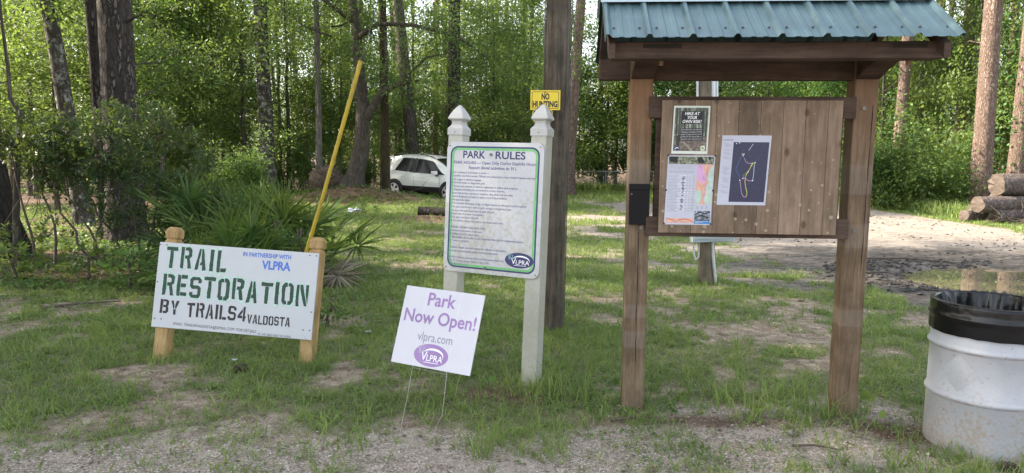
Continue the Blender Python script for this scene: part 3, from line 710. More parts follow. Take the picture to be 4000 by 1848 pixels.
# concave corbels that carry the front eave beam
for xc in (-.652, .683):
    prof = [(0.0, 2.10), (-.045, 2.115)]
    for a_ in np.linspace(0, 1, 12):
        th = a_ * math.pi / 2
        prof.append((-.06 - .34 * (1 - math.cos(th)), 2.115 + .105 * math.sin(th) if False else 2.12 + .10 * a_ ** 1.6))
    prof += [(-.42, 2.262), (0.0, 2.262)]
    n_ = len(prof); hw = .069
    m = MB(); m.add([(xc - hw, y, z) for y, z in prof] + [(xc + hw, y, z) for y, z in prof],
        [tuple(range(n_)), tuple(range(2 * n_ - 1, n_ - 1, -1))] + [(i, i + n_, (i + 1) % n_ + n_, (i + 1) % n_) for i in range(n_)])
    br = m.build('corbel', M['dark_wood'], kio, .004)
    pg = MB(); pg.tube([(xc + hw - .005, -.36, 2.14), (xc + hw - .005, -.36, 2.19)], .012, 10); pg.build('peg', M['post_l'], br)
MB().box(-.912, .72, .03, .115, 2.10, 2.225).build('tie_beam', M['dark_wood'], kio, .008)
MB().box(-.876, .886, -.45, -.335, 2.166, 2.258).build('eave_beam', M['dark_wood'], kio, .007)
MB().box(-.876, .886, .45, .56, 2.166, 2.258).build('eave_beam', M['dark_wood'], kio, .007)
for a_, b_ in ((-.70, -.49), (.62, .80)): MB().box(a_, b_, -.4515, -.4485, 2.222, 2.246).build('notch', M['crack'], kio)
# gable rafters on both ends (sloping boards under the roof)
ZE, ZR, YE, YR = 2.252, 2.655, -.565, .04
def slope_pt(s, off=0):  # s 0..1 eave->ridge on the front
    return YE + (YR - YE) * s, ZE + (ZR - ZE) * s + off
for xa, xb in ((-.893, -.855), (.845, .880)):
    m = MB()
    for sg in (1, -1):
        y0, z0 = (YE + .03, ZE - .02); y1_, z1_ = (YR, ZR - .012)
        if sg < 0: y0, y1_ = 2 * YR - y0, 2 * YR - y1_
        v = [(x, y, z) for x in (xa, xb) for y, z in ((y0, z0 - .075), (y0, z0), (y1_, z1_), (y1_, z1_ - .09))]
        m.add(v, [(0, 1, 2, 3), (7, 6, 5, 4), (0, 4, 5, 1), (1, 5, 6, 2), (2, 6, 7, 3), (3, 7, 4, 0)])
    m.build('gable_rafter', M['dark_wood'], kio, .003)
# corrugated roof sheets: big ribs every 9 in with two small ribs between
ps = []
P0, pitch = -.908, .2290
for i in range(9):
    xr = P0 + i * pitch
    if i == 0: ps += [(xr - .004, -.03), (xr, .018), (xr + .016, .018), (xr + .034, 0)]
    elif i == 8: ps += [(xr - .034, 0), (xr - .016, .018), (xr, .018), (xr + .003, -.01)]
    else: ps += [(xr - .022, 0), (xr - .009, .020), (xr + .009, .020), (xr + .022, 0)]
    if i < 8:
        for f in (.36, .64): ps += [(xr + pitch * f - .018, 0), (xr + pitch * f - .010, .0035), (xr + pitch * f + .010, .0035), (xr + pitch * f + .018, 0)]
sl = math.hypot(YR - YE, ZR - ZE); ny_, nz_ = -(ZR - ZE) / sl, (YR - YE) / sl
for sg in (1, -1):
    m = MB(); v = []
    for s in (0, 1):
        y, z = slope_pt(s)
        for x, h in ps:
            yy = y + ny_ * (h + .012); zz = z + nz_ * (h + .012)
            v.append((x, yy if sg > 0 else 2 * YR - yy, zz))
    n_ = len(ps)
    m.add(v, [(i, i + 1, i + 1 + n_, i + n_) for i in range(n_ - 1)])
    rf = m.build('roof_sheet', M['metal_roof'], kio, recalc=False)
    md = rf.modifiers.new('s', 'SOLIDIFY'); md.thickness = .0015
    if sg > 0:
        y, z = slope_pt(.155)
        for i in range(8):
            for f in (.20, .80):
                x = P0 + pitch * (i + f); yy, zz = y + ny_ * .0125, z + nz_ * .0125
                m = MB(); v_ = []
                for hh, rr in ((0, .0085), (.002, .0085), (.0025, .005), (.008, .0045)):
                    for a_ in range(6):
                        ca, sa = rr * math.cos(a_ * math.pi / 3), rr * math.sin(a_ * math.pi / 3)
                        v_.append((x + ca, yy + ny_ * hh + sa * nz_, zz + nz_ * hh - sa * ny_))
                m.add(v_, [(j * 6 + i2, j * 6 + (i2 + 1) % 6, (j + 1) * 6 + (i2 + 1) % 6, (j + 1) * 6 + i2) for j in range(3) for i2 in range(6)] + [tuple(18 + i2 for i2 in range(6))])
                m.build('roof_screw', M['screw'], rf)
m = MB()
for sg in (1, -1):
    y, z = slope_pt(.585, .0); ya, za = y + ny_ * .045, z + nz_ * .045; yr, zr = YR, ZR + .075
    if sg < 0: ya = 2 * YR - ya
    m.add([(-.925, ya, za), (.925, ya, za), (.925, yr, zr), (-.925, yr, zr), (-.925, ya, za - .012), (.925, ya, za - .012)], [(0, 1, 2, 3), (4, 5, 1, 0)])
m.build('ridge_cap', M['trim_metal'], kio)
# purlin behind the roof sheet (dark shadow gap)
nb = MB().box(-.533, .531, -.058, -.036, 1.165, 1.972).build('notice_board', M['plank'], kio, .002)
nb['label'] = 'notice board of vertical brown planks with paint spots'
MB().box(-.606, .616, -.035, .004, 1.866, 1.996).build('rail', M['dark_wood'], kio, .004)
MB().box(-.609, .614, -.035, .004, 1.14, 1.262).build('rail', M['dark_wood'], kio, .004)
MB().box(-.56, -.52, .006, .05, 1.15, 1.99).build('stile', M['dark_wood'], kio, .003)
MB().box(.52, .56, .006, .05, 1.15, 1.99).build('stile', M['dark_wood'], kio, .003)
r = np.random.default_rng(2)
for zz in (1.185, 1.955):
    discs('nail', M['screw'], nb, [(-.51 + i * .06 + r.normal(0, .006), zz + r.normal(0, .004), .0035, -.058, .001, 8) for i in range(18)])

def kthing(name, label, cat, y=-.060, group=None):
    o = thing(name, label, cat, KO, Kw, group); return o
bx = kthing('document_box', 'flat black metal box fixed to the front of the kiosk post', 'box')
MB().box(-.712, -.592, -.034, -.002, 1.21, 1.455).build('case', M['black_box'], bx, .003)
m = MB(); m.box(-.716, -.588, -.040, -.0015, 1.425, 1.462); m.build('lid', M['black_box'], bx, .003)
m = MB(); disc(m, -.700, 1.40, .005, -.034, .004); m.build('screw', M['screw'], bx)

# posters
fcol = lambda n, c, r=.55, var=.15, s=40.: plain(n, c, r, var=var, scale=s)
def photo_mat(name, stops, scale=(30, 30, 8), nscale=1.):
    m, nt, out, N, L = nodes(name)
    p = N('BsdfPrincipled'); p.inputs['Roughness'].default_value = .35
    v = objvec(N, L, scale); n = noise(N, L, v, nscale, 6, .7)
    L(ramp(N, L, n, stops), p.inputs['Base Color']); L(p.outputs[0], out.inputs[0]); return m
M['ph_trees'] = photo_mat('printed_forest_photo', [(.3, (.03, .035, .03)), (.5, (.12, .14, .10)), (.68, (.42, .48, .42))], (60, 60, 16))
M['ph_floor'] = photo_mat('printed_forest_floor', [(.3, (.03, .025, .02)), (.5, (.13, .10, .08)), (.7, (.30, .24, .19))], (45, 45, 90))
M['ph_river'] = photo_mat('printed_river_photo', [(.32, (.02, .02, .015)), (.48, (.12, .13, .08)), (.6, (.32, .36, .26)), (.75, (.65, .68, .62))], (70, 70, 70))
M['ph_oak'] = photo_mat('printed_oak_photo', [(.35, (.02, .02, .03)), (.5, (.12, .14, .15)), (.65, (.40, .45, .60))], (60, 60, 60))
M['ph_sat'] = photo_mat('printed_satellite_photo', [(.3, (.012, .014, .045)), (.7, (.035, .035, .085))], (70, 70, 70))
M['p_dark'] = fcol('dark_print', (.03, .035, .03)); M['p_black'] = fcol('black_print', (.012, .012, .014))
M['p_log'] = fcol('log_print', (.28, .25, .21)); M['p_grey'] = fcol('grey_text_print', (.36, .35, .42)); M['p_grey2'] = fcol('pale_grey_print', (.60, .60, .66))
M['p_pink'] = fcol('pink_print', (.60, .34, .56)); M['p_orange'] = fcol('salmon_print', (.66, .37, .28)); M['p_mint'] = fcol('mint_print', (.44, .54, .48))
M['p_blue'] = fcol('blue_print', (.04, .20, .48)); M['p_yel'] = fcol('yellow_print', (.62, .60, .12)); M['p_lilac'] = fcol('lilac_line_print', (.45, .28, .45)); M['p_cyan'] = fcol('pale_blue_line_print', (.45, .60, .68)); M['p_dblue'] = fcol('blue_line_print', (.05, .13, .32)); M['p_green'] = fcol('green_line_print', (.14, .30, .15)); M['p_red'] = fcol('dark_red_print', (.30, .05, .08)); M['p_cream'] = fcol('cream_print', (.62, .62, .45))
class Poster:
    def __init__(s, name, label, x0, x1, z0, z1, mat, tilt=0, y=-.0588):
        s.o = thing(name, label, 'poster', KO, Kw)
        s.x0, s.z1, s.w, s.h, s.y, s.t = x0, z1, x1 - x0, z1 - z0, y, tilt; s.k = 0
        m = MB(); a = [s.p(0, 0), s.p(1, 0), s.p(1, 1), s.p(0, 1)]
        m.prism(a, y - .0009, y); s.sheet = m.build('sheet', mat, s.o)
    def p(s, u, v): return (s.x0 + u * s.w - s.t * v * s.h, s.z1 - v * s.h)
    def lay(s, name, mat, polys, lvl=1):
        m = MB()
        for i, q in enumerate(polys): m.flat([s.p(u, v) for u, v in q], s.y - .0009 - .0005 * lvl - i * 2e-6)
        return m.build(name, mat, s.sheet, recalc=False)
    def rects(s, name, mat, rs, lvl=1): return s.lay(name, mat, [[(a, b), (c, b), (c, d), (a, d)] for a, b, c, d in rs], lvl)
    def txt(s, name, mat, items, lvl=3):
        m = MB()
        for body, u, v, cap, wd, bold, sh in items:
            x, z = s.p(u, v); text(m, body, x, z, s.y - .0009 - .0005 * lvl, cap=cap * s.h, width=wd * s.w if wd else None, bold=bold, shear=sh)
        return m.build(name, mat, s.sheet, recalc=False)
def line(pts, w):
    out_ = []
    for (a, b), (c, d) in zip(pts[:-1], pts[1:]):
        l = math.hypot(c - a, d - b) + 1e-9; nx_, ny2 = -(d - b) / l * w, (c - a) / l * w
        out_.append([(a + nx_, b + ny2), (c + nx_, d + ny2), (c - nx_, d - ny2), (a - nx_, b - ny2)])
    return out_
def dot(u, v, r, asp=.66): return [(u + r * math.cos(t), v + r * asp * math.sin(t)) for t in np.linspace(0, 6.283, 9)[:-1]]

M['p_border'] = fcol('pale_poster_border', (.62, .66, .60), .4, .05)
h = Poster('hike_risk_poster', 'dark forest photo poster with white hike at your own risk title', -.462, -.246, 1.650, 1.938, M['p_border'], .03)
h.rects('photo', M['ph_trees'], [(.04, .04, .96, .62)], 1); h.rects('photo_ground', M['ph_floor'], [(.04, .62, .96, .94)], 1)
r = np.random.default_rng(12)
h.lay('photo_trunks', M['p_dark'], [[(u, .04), (u + w_, .04), (u + w_ * 1.3, .62 + r.uniform(0, .06)), (u, .62 + r.uniform(0, .05))] for u, w_ in [(.08, .03), (.16, .02), (.30, .035), (.42, .02), (.62, .025), (.71, .02), (.80, .04), (.90, .03)]] + [[(.10, .62), (.22, .60), (.20, .86), (.14, .88)]], 2)
h.lay('photo_logs', M['p_log'], [[(.04, .58), (.28, .62), (.28, .655), (.04, .63)], [(.30, .76), (.34, .75), (.60, .93), (.54, .94)]], 2)
h.rects('text_panel', M['p_black'], [(.20, .465, .84, .73), (.22, .11, .80, .375)], 3)
h.txt('title', M['white_print'], [('HIKE AT', .31, .19, .064, .40, .02, .2), ('YOUR', .37, .272, .064, .28, .02, .2), ('OWN RISK!', .25, .354, .064, .52, .02, .2)], 4)
h.txt('paragraph', M['white_print'], [(s, .225, .495 + i * .036, .017, .585, 0, 0) for i, s in enumerate(['Most Langdale Park trails are closed', 'because of hurricane damage.', 'Trails4Valdosta and VLPRA are working', 'together to open trails and areas are', 'available. We still caution hikers to', 'hike at your own risk and do not', 'attempt to move any structures.'])], 4)
h.lay('park_logo', M['navy'], [[(.14 + .09 * math.cos(t), .885 + .042 * math.sin(t)) for t in np.linspace(0, 6.283, 20)[:-1]]], 3)
h.lay('logo_arc', M['white_print'], line([(.09, .905), (.12, .875), (.16, .868), (.19, .885)], .008), 4)
h.rects('park_badge', M['p_cream'], [(.80, .83, .92, .93)], 3); h.rects('badge_mark', M['p_green'], [(.83, .86, .89, .90)], 4)

g2 = Poster('river_guide_poster', 'white river trail guide with tables, a pink map and photos', -.488, -.206, 1.217, 1.640, M['paper'], .03)
g2.rects('header_photo', M['ph_river'], [(.02, .015, .98, .125)], 1)
g2.lay('header_boats', M['p_black'], [[(.02, .015), (.22, .015), (.20, .11), (.04, .09)], [(.62, .03), (.72, .02), (.80, .10), (.66, .11)], [(.84, .02), (.92, .015), (.90, .08)]], 2)
g2.rects('map_area', M['p_orange'], [(.635, .125, .98, .70)], 1)
g2.lay('map_land', M['p_mint'], [[(.98, .125), (.90, .20), (.86, .34), (.90, .38), (.84, .46), (.86, .56), (.80, .62), (.86, .70), (.98, .70)], [(.635, .50), (.74, .50), (.78, .60), (.72, .70), (.635, .70)]], 2)
g2.lay('map_counties', M['p_pink'], [[(.635, .125), (.74, .125), (.76, .20), (.84, .33), (.80, .40), (.70, .38), (.635, .30)]], 2)
g2.lay('map_rivers', M['p_lilac'], line([(.88, .14), (.84, .22), (.86, .30), (.82, .40), (.84, .50), (.80, .60)], .006) + line([(.70, .14), (.74, .24), (.80, .34)], .005), 3)
rows = [(.04, .145 + i * .011, .60 - .08 * (i % 3 == 2), .149 + i * .011) for i in range(5)] + [(.04, .215 + i * .011, .58, .220 + i * .011) for i in range(4)]
g2.rects('paragraph', M['p_grey'], rows, 1)
rr = []; dk = []
for i in range(26):
    v = .285 + i * .0205
    rr += [(.03, v, .03 + r.uniform(.18, .28), v + .008), (.42, v, .46, v + .008), (.485, v, .52, v + .008), (.54, v, .62, v + .008)]
    if r.uniform() < .9: dk.append((.335 + r.uniform(-.02, .02), v - .001, .345 + r.uniform(.005, .05), v + .010))
g2.rects('table_text', M['p_grey'], rr, 1); g2.rects('table_marks', M['p_black'], dk, 2)
g2.rects('table_rows', M['p_grey2'], [(.03, .282 + i * .041, .63, .282 + i * .041 + .014) for i in range(13)], .5)
g2.rects('profile_chart', M['p_orange'], [(.03, .905, .63, .975)], 1)
g2.lay('profile_line', M['p_red'], line([(.05, .91), (.20, .935), (.24, .965), (.32, .93), (.45, .915), (.55, .935), (.62, .955)], .004), 2)
g2.rects('legend_marks', M['p_grey'], [(.66 + .1 * (i % 3), .725 + .017 * (i // 3), .72 + .1 * (i % 3), .735 + .017 * (i // 3)) for i in range(9)], 1)
g2.rects('oak_photo', M['ph_oak'], [(.64, .795, .98, .94)], 1); g2.lay('oak_limbs', M['p_black'], line([(.66, .85), (.76, .81), (.86, .84), (.97, .81)], .009) + line([(.66, .90), (.78, .86), (.95, .90)], .008), 2)
g2.rects('blue_panel', M['p_blue'], [(.64, .94, .98, .985)], 1); g2.rects('blue_panel_text', M['p_grey2'], [(.66, .948 + i * .011, .94 - .1 * i, .953 + i * .011) for i in range(3)], 2)
for u, v in ((0.0, .0), (1, .0), (.0, .5), (1, .5), (0, .985), (1, .985)): x, z = g2.p(u, v); discs('push_pin', M['p_black'], g2.sheet, [(x, z, .006, g2.y - .001, .003, 8)])

mp_ = Poster('trail_map_poster', 'white map sheet with a dark satellite photo and coloured trail lines', -.168, .123, 1.342, 1.763, M['paper'], .045)
mp_.rects('satellite_photo', M['ph_sat'], [(.24, .095, .965, .955)], 1)
mp_.txt('title', M['navy'], [('Langdale Park', .02, .072, .017, .21, .02, 0)], 1)
leg = [(.04, .11), (.06, .127), (.06, .142), (.07, .157), (.04, .19), (.07, .206), (.04, .235), (.06, .25), (.07, .265), (.04, .30), (.06, .315), (.07, .33), (.04, .44), (.07, .46), (.07, .475), (.08, .49), (.04, .52), (.08, .537), (.08, .553), (.04, .60), (.08, .617), (.08, .632), (.08, .648), (.08, .664), (.04, .71), (.08, .727), (.08, .742), (.04, .79), (.08, .807), (.08, .823)]
mp_.rects('legend_text', M['p_grey'], [(u, v, u + .09 + .05 * ((i * 7) % 3) / 2, v + .007) for i, (u, v) in enumerate(leg)], 1)
mp_.lay('blue_trail', M['p_dblue'], line([(.44, .27), (.39, .34), (.37, .41), (.33, .48), (.36, .52), (.41, .58), (.43, .62)], 0.0048), 2)
mp_.lay('yellow_trail', M['p_yel'], line([(.645, .415), (.62, .47), (.58, .52), (.545, .585), (.54, .66), (.57, .75), (.60, .81), (.605, .84), (.59, .88)], 0.0051), 2)
mp_.lay('violet_trail', M['p_lilac'], line([(.44, .64), (.46, .72), (.48, .79), (.50, .84), (.54, .88), (.59, .88)], 0.0048) + line([(.50, .60), (.57, .63), (.62, .65), (.70, .645)], 0.0048) + line([(.48, .32), (.53, .38), (.60, .40), (.65, .40)], 0.0036), 2)
mp_.lay('white_trail', M['p_cyan'], line([(.71, .38), (.70, .46), (.705, .55), (.695, .64)], 0.0048), 2)
mp_.lay('green_trail', M['p_green'], line([(.58, .52), (.52, .555), (.49, .58), (.50, .605)], 0.0042), 2)
mp_.lay('trail_markers', M['white_print'], [dot(.43, .64, .012), dot(.49, .615, .012), dot(.71, .385, .013), dot(.695, .645, .013), dot(.46, .29, .012), dot(.44, .265, .011), dot(.47, .265, .012), dot(.59, .52, .011)], 3)
mp_.lay('start_marker', M['p_yel'], [dot(.66, .40, .02), dot(.645, .43, .014)], 3)
mp_.lay('clearing', M['p_grey2'], line([(.56, .215), (.64, .12)], .004) + [dot(.30, .115, .014), dot(.36, .105, .014)], 2)

# ------------------------------------------------------------------ trash drum and liner
BH, BRd = .83, .291
def drum_mat():
    m, nt, out, N, L = nodes('rusty_white_drum')
    p = N('BsdfPrincipled'); p.inputs['Roughness'].default_value = .42
    v = objvec(N, L); sep = N('SeparateXYZ'); L(v, sep.inputs[0])
    n1 = noise(N, L, v, 7, 8, .75); n2 = noise(N, L, v, 55, 6, .75); n3 = noise(N, L, objvec(N, L, (1, 1, .12)), 22, 5, .7)
    f = math_(N, L, 'ADD', math_(N, L, 'MULTIPLY', n1, .45), math_(N, L, 'MULTIPLY', n2, .55))
    g = N('MapRange'); L(sep.outputs[2], g.inputs['Value']); g.inputs[1].default_value = 0; g.inputs[2].default_value = .5; g.inputs[3].default_value = .13; g.inputs[4].default_value = -.02
    f = math_(N, L, 'ADD', f, g.outputs[0])
    base = ramp(N, L, n1, [(.3, (.33, .34, .365)), (.7, (.40, .41, .44))])
    c = mix(N, L, ramp(N, L, f, [(.56, (0, 0, 0)), (.66, (1, 1, 1))]), base, (.34, .29, .25))
    c = mix(N, L, math_(N, L, 'MULTIPLY', ramp(N, L, n3, [(.60, (0, 0, 0)), (.72, (1, 1, 1))]), .35), c, (.45, .43, .40))
    rust = ramp(N, L, noise(N, L, v, 19, 6, .8), [(.625, (0, 0, 0)), (.665, (1, 1, 1))])
    c = mix(N, L, math_(N, L, 'MULTIPLY', rust, .8), c, (.22, .09, .04))
    for zr in (.308, .588):   # rust line below each rolling hoop
        d = math_(N, L, 'ABSOLUTE', math_(N, L, 'SUBTRACT', sep.outputs[2], zr - .013))
        ln = math_(N, L, 'MULTIPLY', math_(N, L, 'LESS_THAN', d, .004), ramp(N, L, noise(N, L, v, 12, 3), [(.45, (0, 0, 0)), (.6, (1, 1, 1))]))
        c = mix(N, L, math_(N, L, 'MULTIPLY', ln, .7), c, (.25, .12, .06))
    L(c, p.inputs['Base Color']); L(bump(N, L, n1, .06, .02), p.inputs['Normal'])
    L(p.outputs[0], out.inputs[0]); return m
BX, BY = 2.725, 3.955
bz = float(gz(BX, BY))
t = thing('trash_drum', 'white rust-speckled steel drum used as a trash can beside the kiosk', 'trash can', (BX, BY, bz))
pr = [(BRd - .006, .012), (BRd, .0), (BRd, .02)]
for zr in (.308, .588):
    pr += [(BRd, zr - .022), (BRd + .006, zr - .014), (BRd + .013, zr - .004), (BRd + .013, zr + .004), (BRd + .006, zr + .014), (BRd, zr + .022)]
pr += [(BRd, BH - .012), (BRd + .006, BH - .008), (BRd + .006, BH), (BRd - .004, BH), (BRd - .008, BH - .02), (BRd - .008, .05), (0.001, .05)]
db = MB().lathe(pr, 96).build('body', drum_mat(), t, smooth=True, recalc=True)
for v in db.data.vertices:                     # shallow dents
    if .03 < v.co.z < BH - .03:
        an = math.atan2(v.co.y, v.co.x); kd = 1 - .022 * max(0., float(fbm(math.cos(an) * 2.2 + 7, math.sin(an) * 2.2 + v.co.z * 3.2, 5, 3)) - .5) * 2
        v.co.x *= kd; v.co.y *= kd
M['sticker'] = dirty('painted_over_sticker', (.39, .40, .43), (.30, .285, .27), .47, 30, .5, 80)
a0 = math.atan2(-BY, -BX) - .45; m = MB(); v_ = []; G = 12
for i in range(G + 1):
    for j in range(G + 1):
        u, w_ = i / G - .5, j / G - .5
        da = (u + w_) * .105 / BRd; dz = (w_ - u) * .105
        v_.append(((BRd + .0012) * math.cos(a0 + da), (BRd + .0012) * math.sin(a0 + da), .455 + dz))
m.add(v_, [(i * (G + 1) + j, (i + 1) * (G + 1) + j, (i + 1) * (G + 1) + j + 1, i * (G + 1) + j + 1) for i in range(G) for j in range(G)])
sk = m.build('diamond_sticker', M['sticker'], t, smooth=True)
M['bag'] = plain('black_bag_plastic', (.005, .005, .006), .22, var=.2, scale=3, spec=.4, bumpy=.5)
t = thing('trash_bag', 'shiny black plastic liner folded over the rim of the white drum', 'trash bag', (BX, BY, bz))
n = 144; th = np.linspace(0, 2 * np.pi, n, endpoint=False); rows_ = []
r = np.random.default_rng(4)
def wob(seed, amp, fr): return amp * (fbm(np.cos(th) * fr + 9, np.sin(th) * fr + 9, seed, 3) - .5) * 2
zs = [(BRd + .010, BH - .168), (BRd + .012, BH - .15), (BRd + .011, BH - .11), (BRd + .013, BH - .085), (BRd + .021, BH - .075), (BRd + .014, BH - .062), (BRd + .010, BH - .035), (BRd + .011, BH - .008), (BRd + .009, BH + .004), (BRd - .002, BH + .008), (BRd - .014, BH - .004), (BRd - .022, BH - .05), (BRd - .03, BH - .13), (BRd - .05, BH - .24), (BRd - .07, BH - .38), (.12, BH - .50), (.002, BH - .52)]
Vb = []
for i, (rr_, z) in enumerate(zs):
    if i <= 8: rad = rr_ + np.maximum(0, wob(5 + i // 3, .0055, 9)) ; zz = z + (wob(1, .012, 2.5) if i < 2 else 0)
    else: rad = np.minimum(rr_ + (wob(40, .05, 7) + wob(41, .022, 16)) * min(1, (i - 9) / 2.5) - .012 * (i > 10), BRd - .011); zz = z
    Vb.append(np.stack([np.maximum(rad, .001) * np.cos(th), np.maximum(rad, .001) * np.sin(th), np.full(n, 1.) * zz], -1))
Vb = np.concatenate(Vb); i_ = np.arange(len(zs) - 1)[:, None] * n; j_ = np.arange(n)[None]
Fb = np.stack([i_ + j_, i_ + (j_ + 1) % n, i_ + n + (j_ + 1) % n, i_ + n + j_], -1).reshape(-1, 4)
mesh_np('liner', Vb, Fb, M['bag'], t, smooth=True)

# ------------------------------------------------------------------ utility pole, its signs, guy wire, meter post
M['pole'] = wood('weathered_pole', (.045, .037, .028), (.155, .13, .10), None, 2, 34, .9, bstr=.9)
M['wire_dark'] = plain('dark_wire', (.10, .10, .10), .5, .5)
px_, py_ = .37, 6.55
t = thing('utility_pole', 'thick weathered grey utility pole behind the park rules sign', 'utility pole', (px_, py_, float(gz(px_, py_))), Matrix.Rotation(.011, 3, 'Y'))
MB().tube([(0, 0, -.1), (0, 0, 3), (0, 0, 9.5)], [.118, .113, .095], 28).build('pole', M['pole'], t, smooth=True)
m = MB(); m.tube([(-.125, -.03, .1), (-.122, -.03, 3), (-.105, -.03, 9)], .006, 6); m.build('ground_wire', M['wire_dark'], t, smooth=True)
m = MB(); m.tube([(.124, -.01, .1), (.121, -.01, 3), (.10, -.01, 9)], .005, 6); m.build('conduit', M['wire_dark'], t, smooth=True)
M['yellow_sign'] = plain('yellow_sign_plastic', (.80, .60, .03), .4, var=.06, scale=6)
M['yellow_rim'] = plain('pale_yellow_sign_plastic', (.68, .53, .12), .4, var=.05)
M['sign_black'] = plain('sign_black_print', (.025, .015, .02), .45)
M['red_cap'] = plain('rust_red_nail_cap', (.35, .10, .05), .5)
k = .99; W, Hh = .263, .171
p0 = scaled((.285, 6.38, 2.112), .995)
t = thing('no_hunting_sign', 'yellow rectangular no hunting sign nailed to the utility pole', 'sign', tuple(p0), Rmat(-.142, .008, .0))
b = MB().box(-W / 2, W / 2, 0, .003, -Hh / 2, Hh / 2).build('plate', M['yellow_sign'], t)
g_ = MB(); U = lambda u: -W / 2 + u * W; Vv = lambda v: Hh / 2 - v * Hh
ring(g_, round_rect(U(.045), U(.955), Vv(.93), Vv(.07), .012), round_rect(U(.062), U(.938), Vv(.905), Vv(.095), .010), -.0005)
text(g_, 'NO', U(.37), Vv(.46), -.0006, cap=.30 * Hh, width=.27 * W, bold=.05)
text(g_, 'HUNTING', U(.075), Vv(.845), -.0006, cap=.30 * Hh, width=.84 * W, bold=.05)
g_.build('lettering', M['sign_black'], b, recalc=False)
m = MB(); disc(m, U(.49), Vv(.095), .009, 0, .004, 12); m.build('nail_cap', M['red_cap'], b)
p1 = scaled((.262, 6.38, 1.975), .995); ro = .096
t = thing('warning_sign', 'octagonal black and yellow warning sign half hidden behind the post finial', 'sign', tuple(p1), Rmat(-.142, .0, .0))
oc = lambda q, kx=0: [(q * math.cos(R_(22.5 + 45 * i)), q * math.sin(R_(22.5 + 45 * i))) for i in range(8)]
b = MB().prism(oc(ro), -.0045, -.0015).build('plate', M['yellow_rim'], t)
m = MB(); ring(m, oc(ro * .93), oc(ro * .885), -.0052); m.flat([p for p in oc(ro * .885) if p[1] > .02] + [(-ro * .82, .022), (ro * .82, .022)][::1] if False else [(-ro * .80, .022), (ro * .80, .022), (ro * .80, .035), (ro * .34, ro * .80), (-ro * .34, ro * .80), (-ro * .80, .035)], -.0053)
m.rect(-ro * .62, ro * .62, -.012, -.002, -.0052); m.rect(-ro * .55, ro * .55, -.036, -.024, -.0052); m.rect(-ro * .4, ro * .4, -.058, -.048, -.0052)
m.build('black_print', M['sign_black'], b, recalc=False)
m = MB(); text(m, 'WARNING', -ro * .72, .034, -.0058, cap=.026, width=ro * 1.44, bold=.02); m.build('lettering', M['yellow_rim'], b, recalc=False)
m = MB(); disc(m, 0, ro * .88, .008, -.0045, .004, 12); m.build('nail_cap', M['red_cap'], b)

t = thing('guy_wire', 'slanting steel guy wire in a yellow plastic guard behind the trail sign', 'guy wire', (-2.27, 7.0, 0))
A = np.array([0, 0, -.05]); B = np.array([px_ + 2.27 - .06, -.42, 7.9]); d = B - A
MB().tube([tuple(A), tuple(A + d * .31), tuple(A + d * .6), tuple(B)], .0045, 6).build('cable', M['wire_dark'], t, smooth=True)
M['guard'] = dirty('yellow_guard_plastic', (.50, .35, .02), (.22, .16, .05), .47, 9, .5, 40)
s1 = 2.55 / d[2]
gdm = MB(); gdm.tube([tuple(A + d * .02), tuple(A + d * (s1 * .5) + np.array([.012, 0, 0])), tuple(A + d * s1)], [.0185, .0185, .020], 14)
gdm.build('guard', M['guard'], t, smooth=True)
m = MB(); 
for f in (.97,): m.tube([tuple(A + d * s1 * f), tuple(A + d * s1 * 1.0)], .0215, 14)
m.build('guard_collar', M['guard'], t, smooth=True)

mx, my = 2.50, 8.98
t = thing('meter_post', 'short round utility post with conduits behind the kiosk notice board', 'utility post', (mx, my, float(gz(mx, my))), Matrix.Rotation(-.045, 3, 'Y'))
M['post_fresh'] = wood('service_post', (.10, .085, .062), (.24, .20, .15), None, 2, 30, .85, bstr=.5)
MB().tube([(0, 0, -.1), (0, 0, 1.2), (0, 0, 4.2)], [.108, .105, .095], 24).build('post', M['post_fresh'], t, smooth=True)
M['conduit'] = plain('grey_conduit', (.50, .53, .55), .4, .2)
for x, rr_ in ((-.115, .016), (.075, .03), (.125, .018)):
    MB().tube([(x, -.10 + abs(x) * .4, .75), (x, -.10 + abs(x) * .4, 4.1)], rr_, 12).build('conduit', M['conduit'], t, smooth=True)
MB().tube([(.05, -.10, .55), (.055, -.11, .35), (.09, -.10, .0)], .02, 10).build('conduit', M['conduit'], t, smooth=True)
m = MB(); m.tube([(-.20, -.14, .60), (-.20, -.14, .42), (-.17, -.13, .33), (-.13, -.12, .36), (-.12, -.12, .60)], .012, 8); m.build('cable_loop', M['conduit'], t, smooth=True)
M['meter_box'] = plain('grey_meter_box', (.36, .42, .45), .45, .3)
mb_ = MB().box(-.24, .28, -.26, -.10, .56, 1.25).build('meter_box', M['meter_box'], t, .01)
MB().box(-.22, .26, -.275, -.26, .60, 1.2).build('door', M['meter_box'], mb_, .004)

